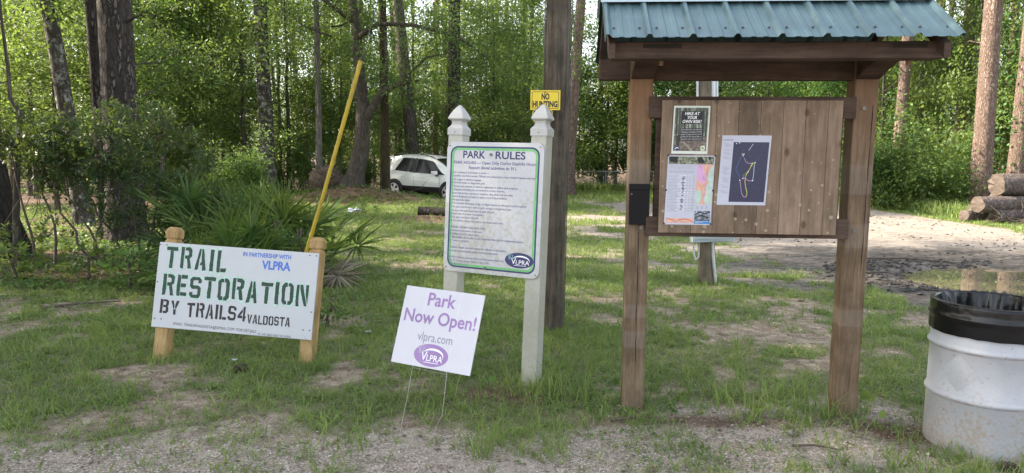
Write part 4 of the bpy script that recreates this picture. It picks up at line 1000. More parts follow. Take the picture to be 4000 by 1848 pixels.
# ------------------------------------------------------------------ chain link fence far behind
t = thing('chain_link_fence', 'low grey chain link fence along the woods behind the grass', 'fence', (0, 0, 0))
M['galv'] = plain('galvanised_steel', (.42, .44, .45), .45, .6)
FX = np.arange(-2.4, 30, 2.75); FY = lambda x: 44.5 + .03 * x
for x in FX:
    z = float(gz(x, FY(x))); MB().tube([(x, FY(x), z - .1), (x, FY(x), z + 1.24)], .03, 8).build('fence_post', M['galv'], t, smooth=True)
rp = [(x, FY(x), float(gz(x, FY(x))) + 1.21) for x in FX]
MB().tube(rp, .025, 8).build('top_rail', M['galv'], t, smooth=True)
m = MB(); zb = float(gz(5, 44.6)); hh = 1.17
for x in np.arange(-2.4, 28.5, .11):
    for sg in (1, -1):
        xa, xb = (x, x + hh) if sg > 0 else (x + hh, x)
        w_ = .0035
        m.add([(xa - w_, FY(xa), zb + .03), (xa + w_, FY(xa) - .004, zb + .03), (xb + w_, FY(xb) - .004, zb + .03 + hh), (xb - w_, FY(xb), zb + .03 + hh)], [(0, 1, 2, 3)])
m.build('wire_mesh', M['galv'], t, recalc=False)

# ------------------------------------------------------------------ parked white car
M['car_paint'] = plain('white_car_paint', (.80, .81, .79), .25, var=.02, coat=.6)
M['car_black'] = plain('black_car_trim', (.012, .012, .013), .45)
M['car_glass'] = plain('dark_car_glass', (.006, .008, .009), .12, var=.05, spec=.3)
M['tyre'] = plain('tyre_rubber', (.018, .018, .018), .85)
M['rim'] = plain('alloy_rim', (.45, .45, .46), .35, .8)
M['tail'] = plain('red_lamp_plastic', (.45, .02, .02), .2)
M['chrome'] = plain('bright_lamp_plastic', (.65, .66, .68), .12, .3)
# stations: x, sill z, belt z, roof z, half width low, half width belt, half width roof
CS = [(-1.98, .50, 1.00, 1.04, .62, .66, .58), (-1.93, .42, 1.02, 1.40, .74, .76, .47), (-1.72, .36, 1.045, 1.56, .86, .83, .55), (-1.2, .33, 1.03, 1.645, .88, .865, .61), (-.6, .31, 1.00, 1.655, .885, .875, .635), (0, .31, .97, 1.625, .885, .875, .635), (.40, .31, .955, 1.55, .885, .872, .62), (.75, .31, .945, 1.39, .885, .865, .62), (1.1, .31, .96, 1.16, .885, .85, .66), (1.34, .31, .975, 1.02, .88, .82, .69), (1.7, .33, .93, .965, .86, .78, .60), (1.98, .38, .82, .86, .80, .70, .52), (2.08, .46, .68, .72, .66, .6, .48)]
CS = np.array(CS); xs = np.unique(np.concatenate([np.linspace(-1.98, 2.08, 42), CS[:, 0]]))
def cst(x): return [np.interp(x, CS[:, 0], CS[:, i]) for i in range(1, 7)]
def half(x):
    zs_, zb_, zr, wl, wb, wr = cst(x)
    return [(wl * .92, zs_), (wl, zs_ + .10), (wl + .02, zs_ + .3), (wb + .025, zb_ - .16), (wb, zb_), (wr + (wb - wr) * .15, zr - (zr - zb_) * .16), (wr, zr - .03), (wr * .6, zr), (0, zr + .012)]
car = thing('parked_car', 'white compact suv parked among the trees on the sand track', 'car', (-2.95, 27.2, float(gz(-2.6, 27.0)) - .02), Matrix.Rotation(R_(-31), 3, 'Z') @ Matrix.Rotation(R_(1.0), 3, 'Y'))
v_ = []; 
for x in xs:
    hf = half(x); v_ += [(x, -w_, z) for w_, z in hf] + [(x, w_, z) for w_, z in hf[-2::-1]]
n = 17; ns = len(xs)
fc = [(i * n + j, i * n + j + 1, (i + 1) * n + j + 1, (i + 1) * n + j) for i in range(ns - 1) for j in range(n - 1)] + [(i * n + n - 1, i * n, (i + 1) * n, (i + 1) * n + n - 1) for i in range(ns - 1)]
fc += [tuple(range(n)), tuple((ns - 1) * n + j for j in range(n))[::-1]]
cb = MB().add(v_, fc).build('body', M['car_paint'], car, smooth=True)
WR, AX = .335, (-1.26, 1.26)
def side_pt(x, f, off=.022):
    zs_, zb_, zr, wl, wb, wr = cst(x)
    wt, zt = wr + (wb - wr) * .15, zr - (zr - zb_) * .16
    w_ = wb + (wt - wb) * f; return w_ + off, zb_ + (zt - zb_) * f
def side_window(name, poly_top, poly_bot, sg):
    xa = np.linspace(0, 1, 30); m = MB(); v_ = []
    for s in xa:
        for k_ in np.linspace(0, 1, 5):
            x = poly_bot[0] + (poly_bot[1] - poly_bot[0]) * s; x2 = poly_top[0] + (poly_top[1] - poly_top[0]) * s
            xx = x + (x2 - x) * k_; w_, z = side_pt(xx, .04 + .92 * k_); v_.append((xx, sg * w_, z))
    m.add(v_, [(i * 5 + j, (i + 1) * 5 + j, (i + 1) * 5 + j + 1, i * 5 + j + 1) for i in range(29) for j in range(4)])
    return m.build(name, M['car_glass'], car, smooth=True)
for sg in (-1, 1):
    side_window('rear_window', (-1.00, -.42), (-1.28, -.42), sg); side_window('front_window', (-.26, .46), (-.26, 1.08), sg)
    m = MB(); v_ = []
    for k_ in np.linspace(0, 1, 5):
        for x in (-.41, -.27): w_, z = side_pt(x, .02 + .96 * k_, .021); v_.append((x, sg * w_, z))
    m.add(v_, [(2 * i, 2 * i + 1, 2 * i + 3, 2 * i + 2) for i in range(4)]); m.build('door_pillar', M['car_black'], car)
    side_window('quarter_window', (-1.80, -1.62), (-1.93, -1.56), sg)
    m = MB(); v_ = []
    for x in np.linspace(-1.9, 1.95, 40):
        zs_, zb_, zr, wl, wb, wr = cst(x)
        for f in np.linspace(0, 1, 4): v_.append((x, sg * (wl * (.93 + .07 * min(1, f * 1.6)) + .014), zs_ - .01 + f * .20))
    m.add(v_, [(i * 4 + j, (i + 1) * 4 + j, (i + 1) * 4 + j + 1, i * 4 + j + 1) for i in range(39) for j in range(3)]); m.build('sill_cladding', M['car_black'], car, smooth=True)
    for xc in (-.92, .08):
        MB().box(xc - .10, xc + .10, sg * .905 - .012, sg * .905 + .012, .835, .862).build('door_handle', M['car_paint'], car, .006)
    for xc in (-.34, .86):
        MB().tube([(xc + .0, sg * .912, .46), (xc + .01, sg * .914, .66), (xc, sg * .90, .86)], .005, 4).build('door_seam', M['car_black'], car)
    mi = MB(); mi.box(.62, .80, sg * 1.02 - .10, sg * 1.02 + .10, .95, 1.09); mo = mi.build('mirror', M['car_paint'], car, .03)
    MB().box(.68, .78, sg * .90 - .05, sg * .90 + .05, .90, .98).build('mirror_foot', M['car_black'], mo, .01)
    m = MB(); m.tube([(x, sg * (cst(x)[5] + .0), cst(x)[2] + .035 - (.04 if abs(x + .55) > .98 else 0)) for x in np.linspace(-1.55, .46, 14)], .016, 6); m.build('roof_rail', M['car_black'], car, smooth=True)
    MB().box(-1.985, -1.80, sg * .76 - .09, sg * .76 + .09, .80, .99).build('tail_lamp', M['tail'], car, .02)
    MB().box(1.80, 1.99, sg * .66 - .10, sg * .66 + .12, .72, .84).build('headlight', M['chrome'], car, .02)
m = MB(); v_ = []
for s in np.linspace(0, 1, 8):
    x = .48 + (1.32 - .48) * s; zs_, zb_, zr, wl, wb, wr = cst(x)
    for y in np.linspace(-1, 1, 9): v_.append((x, y * (wr - .03), zr + .03 - .035 * abs(y) ** 3 + .006))
m.add(v_, [(i * 9 + j, (i + 1) * 9 + j, (i + 1) * 9 + j + 1, i * 9 + j + 1) for i in range(7) for j in range(8)]); m.build('windshield', M['car_glass'], car, smooth=True)
MB().box(-2.05, -1.80, -.50, .50, 1.50, 1.56).build('rear_spoiler', M['car_paint'], car, .02)
MB().box(2.0, 2.10, -.55, .55, .36, .62).build('grille', M['car_black'], car, .02)
for ax in AX:
    for sg in (-1, 1):
        m = MB(); m.prism([(ax + (WR + .07) * math.cos(q), WR + (WR + .07) * math.sin(q)) for q in np.linspace(0, np.pi, 16)], sg * .916 - .014, sg * .916 + .014); m.build('wheel_arch', M['car_black'], car)
        wv = [(rr_ * math.cos(q), y, rr_ * math.sin(q)) for rr_, y in ((.24, -.09), (WR - .02, -.10), (WR, -.07), (WR, .07), (WR - .02, .10), (.24, .09)) for q in np.linspace(0, 2 * np.pi, 32, endpoint=False)]
        we = bpy.data.objects.new('wheel', None); link(we, car); we.location = (ax, sg * .86, WR)
        MB().add(wv, [(i * 32 + j, i * 32 + (j + 1) % 32, (i + 1) * 32 + (j + 1) % 32, (i + 1) * 32 + j) for i in range(5) for j in range(32)]).build('tyre', M['tyre'], we, smooth=True)
        m = MB()
        for q in range(5):
            a_ = q * 2 * math.pi / 5; ca, sa = math.cos(a_), math.sin(a_)
            pts = [(.03, -.03), (.22, -.055), (.22, .055), (.03, .03)]
            P = [(u * ca - w_ * sa, u * sa + w_ * ca) for u, w_ in pts]; m.prism(P, sg * .085 - .012, sg * .085 + .012)
        m.prism([(.055 * math.cos(q), .055 * math.sin(q)) for q in np.linspace(0, 6.283, 13)[:-1]], sg * .09 - .012, sg * .09 + .012)
        ringp = [[(q * math.cos(w_), q * math.sin(w_)) for w_ in np.linspace(0, 6.283, 25)[:-1]] for q in (.245, .215)]
        ring(m, ringp[0], ringp[1], sg * .096); m.build('rim', M['rim'], we)
        m = MB(); m.prism([(.235 * math.cos(q), .235 * math.sin(q)) for q in np.linspace(0, 6.283, 25)[:-1]], sg * .05 - .005, sg * .05 + .005); m.build('brake_disc', M['car_black'], we)

# ------------------------------------------------------------------ vegetation generators
def unit(v): return v / (np.linalg.norm(v, axis=-1, keepdims=True) + 1e-9)
def leaf_quads(C, D, Nn, L, Wd):
    S = unit(np.cross(D, Nn)); L = np.broadcast_to(L, (len(C),))[:, None]; Wd = np.broadcast_to(Wd, (len(C),))[:, None]
    mid = C + D * L * .45
    V = np.stack([C, mid + S * Wd * .5, C + D * L, mid - S * Wd * .5], 1).reshape(-1, 3)
    return V, np.arange(len(V)).reshape(-1, 4)
def spray(r, C, rad, per, L, Wd, flat=.6, droop=.25, tilt=.55):
    """leaf clusters: C centres n x 3, rad scalar or n"""
    n = len(C); rad = np.broadcast_to(rad, (n,))
    off = r.normal(0, .5, (n, per, 3)) * np.array([1, 1, flat])
    P = (C[:, None] + off * rad[:, None, None]).reshape(-1, 3)
    D = unit(off.reshape(-1, 3) * np.array([1, 1, .5]) + r.normal(0, .45, (n * per, 3)) + np.array([0, 0, -droop]))
    Nn = unit(np.array([0, 0, 1.]) + r.normal(0, tilt, (n * per, 3)))
    s = r.uniform(.65, 1.25, n * per)
    return leaf_quads(P, D, Nn, L * s, Wd * s)
def cat(parts):
    V = []; F = []; b = 0
    for v, f in parts: V.append(v); F.append(f + b); b += len(v)
    return np.concatenate(V), np.concatenate(F)
def trunk_path(r, h, lean=(0, 0), wob=.02, n=16, flare=1.):
    s = np.linspace(0, 1, n); 
    wx = np.cumsum(r.normal(0, wob * h / n * 2, n)); wy = np.cumsum(r.normal(0, wob * h / n * 2, n))
    return np.stack([lean[0] * s * h + wx - wx[0], lean[1] * s * h + wy - wy[0], s * h], 1)
def trunk_rad(r0, s, tip=.25, flare=.35): return r0 * ((1 - (1 - tip) * s) + flare * np.exp(-s * 28))
def rough_tube(r, P, rad, n=14, amp=.06, roots=0, sd=1):
    V, F = tube_np(P, rad, n); m = len(P); V = V.reshape(m, n, 3)
    th = np.arange(n) / n * 2 * np.pi
    k = 1 + amp * (fbm(np.cos(th)[None] * 2.2 + P[:, 2:3] * .7, np.sin(th)[None] * 2.2 + P[:, 2:3] * .25, sd) - .5) * 2
    if roots:
        z = P[:, 2] - P[0, 2]; k = k + (.55 * np.exp(-z / .22))[:, None] * np.maximum(0, np.cos(th * roots + sd))[None]
    V = P[:, None] + (V - P[:, None]) * k[..., None]
    return V.reshape(-1, 3), F
def limbs(r, P, rads, h, zlo, zhi, nl, spread, up=.45, sub=3):
    """branches off a trunk path; returns tube parts and tip points"""
    parts = []; tips = []
    for i in range(nl):
        z = zlo + (zhi - zlo) * (i + r.uniform(0, 1)) / nl
        p0 = np.array([np.interp(z, P[:, 2], P[:, k]) for k in (0, 1)] + [z])
        az = r.uniform(0, 6.283) ; ln = spread * r.uniform(.55, 1.1) * (1 - .45 * (z - zlo) / max(.1, zhi - zlo + .01))
        d = np.array([math.cos(az), math.sin(az), up * r.uniform(.2, 1.3)]); d /= np.linalg.norm(d)
        s = np.linspace(0, 1, 6)[:, None]
        Q = p0 + d * ln * s + np.array([0, 0, 1]) * (.18 * ln * s ** 2) + np.cumsum(r.normal(0, .035 * ln, (6, 3)), 0) * s
        rb = np.interp(z, P[:, 2], rads) * .38
        parts.append(tube_np(Q, np.linspace(rb, rb * .15 + .003, 6), 6)); tips += [Q[3], Q[4], Q[5]]
        for j in range(sub):
            k = r.integers(2, 5); az2 = az + r.normal(0, .9); l2 = ln * r.uniform(.3, .55)
            d2 = unit(np.array([math.cos(az2), math.sin(az2), r.normal(.15, .3)]))
            Q2 = Q[k] + d2 * l2 * np.linspace(0, 1, 4)[:, None]
            parts.append(tube_np(Q2, np.linspace(rb * .35, .004, 4), 5)); tips += [Q2[2], Q2[3]]
    return parts, np.array(tips)

def mesh_only(name, V, F, mat, smooth=False):
    o = mesh_np(name, V, F, mat, None, smooth); me = o.data; bpy.data.objects.remove(o); return me
def child(name, me, parent, mat=None):
    return link(bpy.data.objects.new(name, me), parent)

# shared crown variants (leaves around limb tips), crown base at z=0 of the tree
def variant(seed, h, r0, zlo, zhi, nl, spread, per, L, Wd, leafm, barkm, crad=.8, up=.4, droop=.25, lean=(0, 0), extra=0, flat=.6):
    r = np.random.default_rng(seed)
    P = trunk_path(r, h, lean, .02); rad = trunk_rad(r0, np.linspace(0, 1, len(P)))
    parts, tips = limbs(r, P, rad, h, zlo, zhi, nl, spread, up)
    bw = cat([rough_tube(r, P, rad, 10)] + parts)
    tips = tips + r.normal(0, .15, tips.shape)
    if extra: tips = np.concatenate([tips, tips[r.integers(0, len(tips), extra)] + r.normal(0, .7, (extra, 3))])
    lv = spray(r, tips, crad * r.uniform(.6, 1.2, len(tips)), per, L, Wd, flat, droop)
    return mesh_only('trunk', *bw, barkm, True), mesh_only('crown', *lv, leafm), mesh_only('limbs', *cat(parts), barkm, True)
VA = {}
for i in range(4):
    VA['under%d' % i] = variant(100 + i, 7.5 + i, .07 + .01 * i, 1.6, 7.2 + i, 17, 2.3, 78, .11, .055, M['leaf_mid'] if i % 2 else M['leaf_wood'], M['bark_grey'], .62, extra=50)
for i in range(3):
    VA['broad%d' % i] = variant(120 + i, 15, .2, 4.5, 14, 20, 4.4, 85, .17, .085, M['leaf_wood'] if i != 1 else M['leaf_mid'], M['bark_grey'], 1.15, extra=70)
for i in range(3):
    VA['pine%d' % i] = variant(140 + i, 22, .22, 14, 21.5, 16, 2.6, 130, .30, .035, M['needle'], M['bark_pine'], .8, up=.25, droop=-.1, extra=10)
for i in range(3):
    VA['vine%d' % i] = variant(160 + i, 6.5, .08, .4, 6.2, 20, 2.1, 74, .11, .075, M['leaf_vine'], M['bark_grey'], .58, up=.2, extra=55, flat=.7)
for i in range(3):
    VA['bush%d' % i] = variant(180 + i, 1.7, .03, .15, 1.5, 11, 1.1, 55, .10, .055, (M['leaf_vine'], M['leaf_mid'], M['leaf_wood'])[i], M['twig'], .45, up=.4, extra=30, flat=.8)

def X(px, Y): return (px - 1288) / 1787 * (Y * .993 + .1)
def tree(name, label, x, y, r0, h, barkm, crown=None, lean=(0, 0), wob=.012, cs=1., cz=0., roots=0, group=None, seg=14, path=None, seed=None, rot=0., cat_='tree', nseg=20, vine=0):
    r = np.random.default_rng(seed if seed is not None else int(abs(x) * 131 + y * 17) % 9999)
    z = float(gz(x, y))
    t = thing(name, label, cat_, (x, y, z), None, group)
    P = trunk_path(r, h, lean, wob, nseg) if path is None else np.array(path, float)
    P[0, 2] -= .15
    rad = trunk_rad(r0, np.linspace(0, 1, len(P)), .45 if h > 12 else .25, .30)
    parts = [rough_tube(r, P, rad, seg, .07, roots, seed or 1)]
    if h > 8:   # a few dead stubs / thin limbs low on the trunk
        pp, _ = limbs(r, P, rad * .35, h, h * .18, h * .5, 5, 1.1, .1, 1); parts += pp
    mesh_np('trunk', *cat(parts), barkm, t, True)
    if crown:
        me = VA[crown][1]; c = child('crown', me, t); c.scale = (cs, cs, cs)
        top = P[-1]; hv = float(VH[crown])
        c.location = (top[0] * .8, top[1] * .8, cz if cz else max(0, h - hv * cs)); c.rotation_euler = (0, 0, rot or r.uniform(0, 6.28))
        if h > 8 and not crown.startswith('pine'):
            b = child('limbs', VA[crown][2], t); b.scale = (cs * .9, cs * .9, cs); b.location = c.location; b.rotation_euler = c.rotation_euler
    if vine:
        n = vine; k = r.uniform(.02, .62, n); C = np.stack([np.interp(k, np.linspace(0, 1, len(P)), P[:, q]) for q in range(3)], 1) + r.normal(0, r0 * 1.1, (n, 3)) * np.array([1, 1, .3])
        v, f = spray(r, C, r0 * 1.5 + .12, 26, .11, .08); mesh_np('climbing_vine', v, f, M['leaf_vine'], t)
    return t
VH = {k: (np.max([v.co.z for v in VA[k][0].vertices])) for k in VA}

def placed(kind, name, label, x, y, s=1., rot=0., group=None, sz=None, cat_='tree'):
    t = thing(name, label, cat_, (x, y, float(gz(x, y)) - .05), None, group)
    for nm, me in (('trunk' if cat_ == 'tree' else 'stems', VA[kind][0]), ('crown' if cat_ == 'tree' else 'foliage', VA[kind][1])):
        c = child(nm, me, t); c.scale = (s, s, sz or s); c.rotation_euler = (0, 0, rot)
    return t

# ---- trunks one can tell apart
big = tree('pine_tree', 'massive old pine with thick plated bark rising behind the leafy shrub', X(312, 12.2), 12.2, .285, 19, M['bark_pine'], 'pine0', (.006, 0), .004, 1.1, roots=5, seg=48, nseg=70, seed=3)
tree('pine_tree', 'slim dark trunk growing tight beside the massive old pine', X(262, 12.6), 12.6, .105, 15, M['bark_pine'], None, (-.012, 0), .006, seed=4)
tree('hardwood_tree', 'leaning grey mottled trunk to the left of the massive old pine', X(208, 15.5), 15.5, .18, 14, M['bark_lichen'], 'broad0', (-.105, .0), .008, .8, cz=4.0, seed=5)
tree('hardwood_tree', 'dark gnarled trunk with spreading roots at the left edge of the picture', X(-22, 10.7), 10.7, .30, 13, M['bark_dark'], 'broad1', (-.06, .02), .01, .8, cz=3.5, roots=5, seg=30, seed=6)
tree('hardwood_tree', 'thin crooked grey stem with a bent elbow near the left edge', X(28, 10.2), 10.2, .05, 6, M['bark_grey'], None, path=[(.03, 0, 0), (.06, 0, .7), (.11, 0, 1.2), (.16, 0, 1.6), (.20, 0, 1.95), (.22, 0, 2.15), (.10, 0, 2.35), (.10, 0, 2.8), (.06, 0, 3.4), (.03, 0, 4.4), (0, 0, 6)], seed=7)
tree('hardwood_tree', 'tall straight trunk with pale lichen patches behind the palmetto', X(676, 25.2), 25.2, .27, 18, M['bark_lichen'], 'broad2', (-.012, 0), .004, .4, seed=8, vine=30)
tree('hardwood_tree', 'slender whitish trunk standing left of the yellow guy wire guard', X(803, 25), 25, .115, 15, M['bark_pale'], 'broad0', (.003, 0), .004, .35, seed=9)
ok_path = [(0, 0, 0), (.12, 0, .5), (.30, 0, 1.2), (.38, 0, 2.0), (.40, 0, 2.7), (.33, 0, 3.6), (.22, .1, 4.6), (.16, .2, 5.6), (-.05, .3, 6.8), (-.35, .4, 8.), (-.8, .5, 11)]
oak = tree('oak_tree', 'stout grey oak with a curving trunk and forked limb near the white car', X(888, 24), 23.8, .31, 11, M['bark_grey'], 'broad1', path=ok_path, seed=10, cz=1.6, cs=.72, roots=4, seg=20)
r = np.random.default_rng(77)
parts = [tube_np([(.36, 0, 2.2), (.7, -.1, 2.6), (1.1, -.2, 3.2), (1.6, -.3, 3.4), (2.4, -.4, 3.55)], [.19, .15, .12, .08, .03], 10), tube_np([(1.1, -.2, 3.2), (1.25, -.2, 4.2), (1.1, -.1, 5.4)], [.10, .07, .03], 8),
         tube_np([(.2, .1, 4.9), (1.0, -.4, 5.3), (2.2, -.8, 5.2), (3.6, -1.2, 4.8), (4.6, -1.4, 4.1)], [.10, .08, .06, .045, .015], 8), tube_np([(.15, .2, 5.4), (-.8, -.4, 6.1), (-2.0, -.6, 6.0)], [.09, .06, .02], 8),
         tube_np([(1.6, -.3, 3.4), (2.6, -.8, 4.2), (3.4, -1.2, 4.3)], [.05, .035, .012], 7)]
mesh_np('limb', *cat(parts), M['bark_grey'], oak, True)
C = np.concatenate([np.array([x_, y_, z_]) + r.normal(0, s_, (n_, 3)) * np.array([1, .8, .55]) for x_, y_, z_, s_, n_ in [(1.2, -.6, 4.6, .9, 22), (3.0, -1, 4.9, 1.0, 34), (4.8, -1.4, 4.7, 1.1, 34), (2.6, -1, 3.5, .8, 20), (4.3, -1.3, 3.2, .9, 20), (6.2, -1.2, 4.4, 1.1, 26), (-1.2, -.5, 5.6, 1.1, 24), (6.0, -.6, 6.2, 1.2, 30), (2.5, -.8, 6.6, 1.4, 34), (-2.6, -.6, 4.2, .8, 14)]])
v, f = spray(r, C, .62, 48, .12, .06, .5, .3); mesh_np('leafy_limb', v, f, M['leaf_mid'], oak)
tree('hardwood_tree', 'mossy brown trunk standing right at the tail of the white car', X(968, 24.3), 24.3, .155, 14, M['bark_moss'], 'broad2', (-.002, 0), .004, .35, seed=11)
tree('hardwood_tree', 'leaning grey trunk rising behind the roof of the white car', X(1046, 32), 32, .33, 16, M['bark_grey'], 'broad0', (-.09, 0), .006, .4, seed=12)
tree('pine_tree', 'dark upright trunk seen just above the left finial of the rules sign', X(1142, 30), 30, .30, 20, M['bark_dark'], 'pine1', (-.001, 0), .003, 1., seed=13)
tree('pine_tree', 'leaning sunlit pine at the edge of the grass in front of the fence', X(1426, 31), 31, .255, 22, M['bark_warm'], 'pine2', (.058, 0), .003, 1., roots=6, seg=22, seed=14)
tree('pine_tree', 'sunlit pinkish pine trunk rising behind the stacked logs', X(2466, 20.6), 20.6, .27, 22, M['bark_warm'], 'pine0', (-.012, 0), .003, 1., seg=22, seed=15)
tree('pine_tree', 'pine trunk just right of the kiosk post with vines around its foot', X(2252, 24.5), 24.5, .20, 20, M['bark_warm'], 'pine1', (.006, 0), .003, 1., seg=20, seed=16, vine=20)
tree('pine_tree', 'shaded pine trunk between the kiosk roof corner and the sunlit pine', X(2405, 27), 27, .24, 20, M['bark_warm'], 'pine2', (.004, 0), .003, 1., seed=17, vine=16)
tree('pine_tree', 'vine wrapped pine trunk at the right edge behind the top log', X(2552, 21), 21, .25, 20, M['bark_warm'], 'pine0', (.01, 0), .004, 1., seed=18, vine=40)
tree('hardwood_tree', 'thin dark trunk close left of the leaning grey mottled trunk', X(88, 24), 24, .09, 15, M['bark_lichen'], 'broad1', (-.004, 0), .004, .7, cz=6., seed=19)
far_specs = [(30, 30, .12), (128, 33, .12), (173, 26, .11), (455, 34, .22), (585, 33, .12), (1005, 38, .16), (1090, 40, .18), (1235, 50, .16), (1262, 52, .18), (1318, 54, .17), (1510, 52, .2), (1545, 58, .16), (1660, 58, .2), (1850, 60, .2), (2060, 57, .18), (2205, 40, .18), (2300, 34, .16), (2350, 38, .16), (2520, 30, .17)]
for i, (px, Y, rr_) in enumerate(far_specs):
    zone = 'left' if px < 800 else ('mid' if px < 1600 else 'right')
    lab = {'left': 'tall narrow trunk deep in the woods beyond the sand track', 'mid': 'tall narrow pine trunk far behind the car and the utility pole', 'right': 'tall pine trunk far behind the kiosk in the vine covered woods'}[zone]
    tree('tall_tree', lab, X(px, Y), Y, rr_, 22, M['bark_warm'] if i % 3 == 0 else M['bark_grey'], ('pine%d' % (i % 3)) if px > 800 or i % 2 else 'broad%d' % (i % 3), (float(np.random.default_rng(i).normal(0, .02)), 0), .006, 1. if px > 800 else .42, seed=200 + i, group={'left': 'tall trunks deep in the left woods', 'mid': 'tall pine trunks far behind the clearing', 'right': 'tall pines far behind the kiosk'}[zone])

# ---- understory trees
r = np.random.default_rng(31)
us = [(-15.0, 27), (-12.6, 25.8), (-10.2, 27), (-6.2, 30), (-13.4, 33), (-1, 34.5), (.2, 42), (-9.6, 17), (-12.2, 19), (-15.5, 21), (-17.6, 26), (-14.2, 28.5), (-11.5, 27.5), (-13.2, 31), (-9.2, 29.5), (-16.5, 33), (-7.5, 31), (-20, 30), (-11, 34), (-5.0, 35), (-8.6, 35.5), (-3.2, 34), (-1.4, 37), (.6, 39), (-6, 38), (-3, 41), (1.4, 46), (3.2, 49), (-.6, 48)]
for i, (x, y) in enumerate(us):
    lf = y < 30 and x < -8
    placed('under%d' % (i % 4), 'understory_tree', 'small leafy tree in the shade of the woods left of the palmettos' if lf else 'small leafy tree in the woods beyond the car and sand track', x, y, float(r.uniform(.85, 1.2)), float(r.uniform(0, 6)), 'small leafy trees in the left woods' if lf else 'small leafy trees beyond the car')
vs = [(3.5, 48.5), (6.2, 47.5), (9, 49), (12, 48), (15, 49.5), (18, 47.5), (21, 48), (24, 50), (1.2, 50.5), (7.5, 52), (13.5, 53), (19.5, 53), (27, 50)]
for i, (x, y) in enumerate(vs):
    placed('vine%d' % (i % 3), 'vine_covered_tree', 'vine draped tree in the green wall behind the chain link fence', x, y, float(r.uniform(1.25, 1.7)), float(r.uniform(0, 6)), 'vine draped trees behind the fence')
vr = [(13.6, 26.4), (15.6, 24.6), (13.0, 29.5), (18.2, 24.8), (19.8, 28), (18.4, 23.4), (15.4, 31), (20.6, 23.6), (22, 31), (12.0, 34), (14.6, 35), (18, 36), (21.5, 35), (24, 28)]
for i, (x, y) in enumerate(vr):
    placed(('vine%d' if i % 3 else 'under%d') % (i % 3), 'vine_covered_tree', 'leafy vine covered tree in the sunny thicket to the right of the kiosk', x, y, float(r.uniform(.8, 1.15)), float(r.uniform(0, 6)), 'vine covered trees right of the kiosk', sz=float(r.uniform(1., 1.5)))
# ---- bushes along the edges
bs = [(12.0, 24.2), (13.3, 22.8), (12.2, 21.2), (11.7, 22.4), (14.2, 23.4), (12.9, 24.6)]
for i, (x, y) in enumerate(bs):
    placed('bush%d' % (i % 2), 'bush', 'sunlit green bush at the grass edge left of the stacked logs', x, y, float(r.uniform(.7, 1.15)), float(r.uniform(0, 6)), 'sunlit bushes beside the log pile', cat_='bush')
bs = [(-8, 21), (-12.6, 29), (-10.4, 29.2), (-8.2, 29.0), (-6.4, 29.6), (-14.6, 29.6), (-4.6, 30.4), (-2.6, 31), (-16.4, 28.8), (-.6, 33)]
for i, (x, y) in enumerate(bs):
    placed('bush%d' % (1 + i % 2), 'bush', 'shaded low bush along the edge of the sand track in the woods', x, y, float(r.uniform(.7, 1.2)), float(r.uniform(0, 6)), 'low bushes along the sand track', cat_='bush')

# ---- near leafy shrub in front of the big pine
def near_shrub(name, label, x, y, blobs, stems, per, L, Wd, mat, seed, crad=.22):
    r = np.random.default_rng(seed); t = thing(name, label, 'shrub', (x, y, float(gz(x, y))))
    parts = []; C = []
    for p in stems:
        Q = np.array(p, float); s = np.linspace(0, 1, 9)
        q = np.stack([np.interp(s, np.linspace(0, 1, len(Q)), Q[:, k]) for k in range(3)], 1) + r.normal(0, .018, (9, 3))
        parts.append(tube_np(q, np.linspace(.022, .006, 9), 6))
    ends = np.array([p[-1] for p in stems])
    for bx_, by_, bz_, rx, ry, rz, n_ in blobs:
        P = r.normal(0, 1, (n_, 3)); P = unit(P) * r.uniform(.35, 1, (n_, 1)) ** .5 * np.array([rx, ry, rz]) + np.array([bx_, by_, bz_]); C.append(P)
        for q in P[::5]:
            e = ends[np.argmin(np.linalg.norm(ends - q, axis=1))]; m_ = (e + q) / 2 + r.normal(0, .06, 3)
            parts.append(tube_np([e, m_, q], [.008, .005, .003], 4))
    mesh_np('stems', *cat(parts), M['twig'], t, True)
    C = np.concatenate(C); n = len(C)
    ax = unit(r.normal(0, .5, (n, 3)) + np.array([0, 0, .7]))                     # rosettes of leaves round each twig tip
    P = np.repeat(C, per, 0) + np.repeat(ax, per, 0) * r.uniform(-crad, crad * .3, (n * per, 1)) + r.normal(0, .02, (n * per, 3))
    a = r.normal(0, 1, (n * per, 3)); A = np.repeat(ax, per, 0); rad_ = unit(a - A * (a * A).sum(1, keepdims=True))
    D = unit(rad_ + A * r.uniform(.1, .9, (n * per, 1))); Nn = unit(A - D * (A * D).sum(1, keepdims=True) + r.normal(0, .3, (n * per, 3)))
    v, f = leaf_quads(P, D, Nn, L * r.uniform(.6, 1.2, n * per), Wd * r.uniform(.7, 1.2, n * per))
    mesh_np('foliage', v, f, mat, t); return t
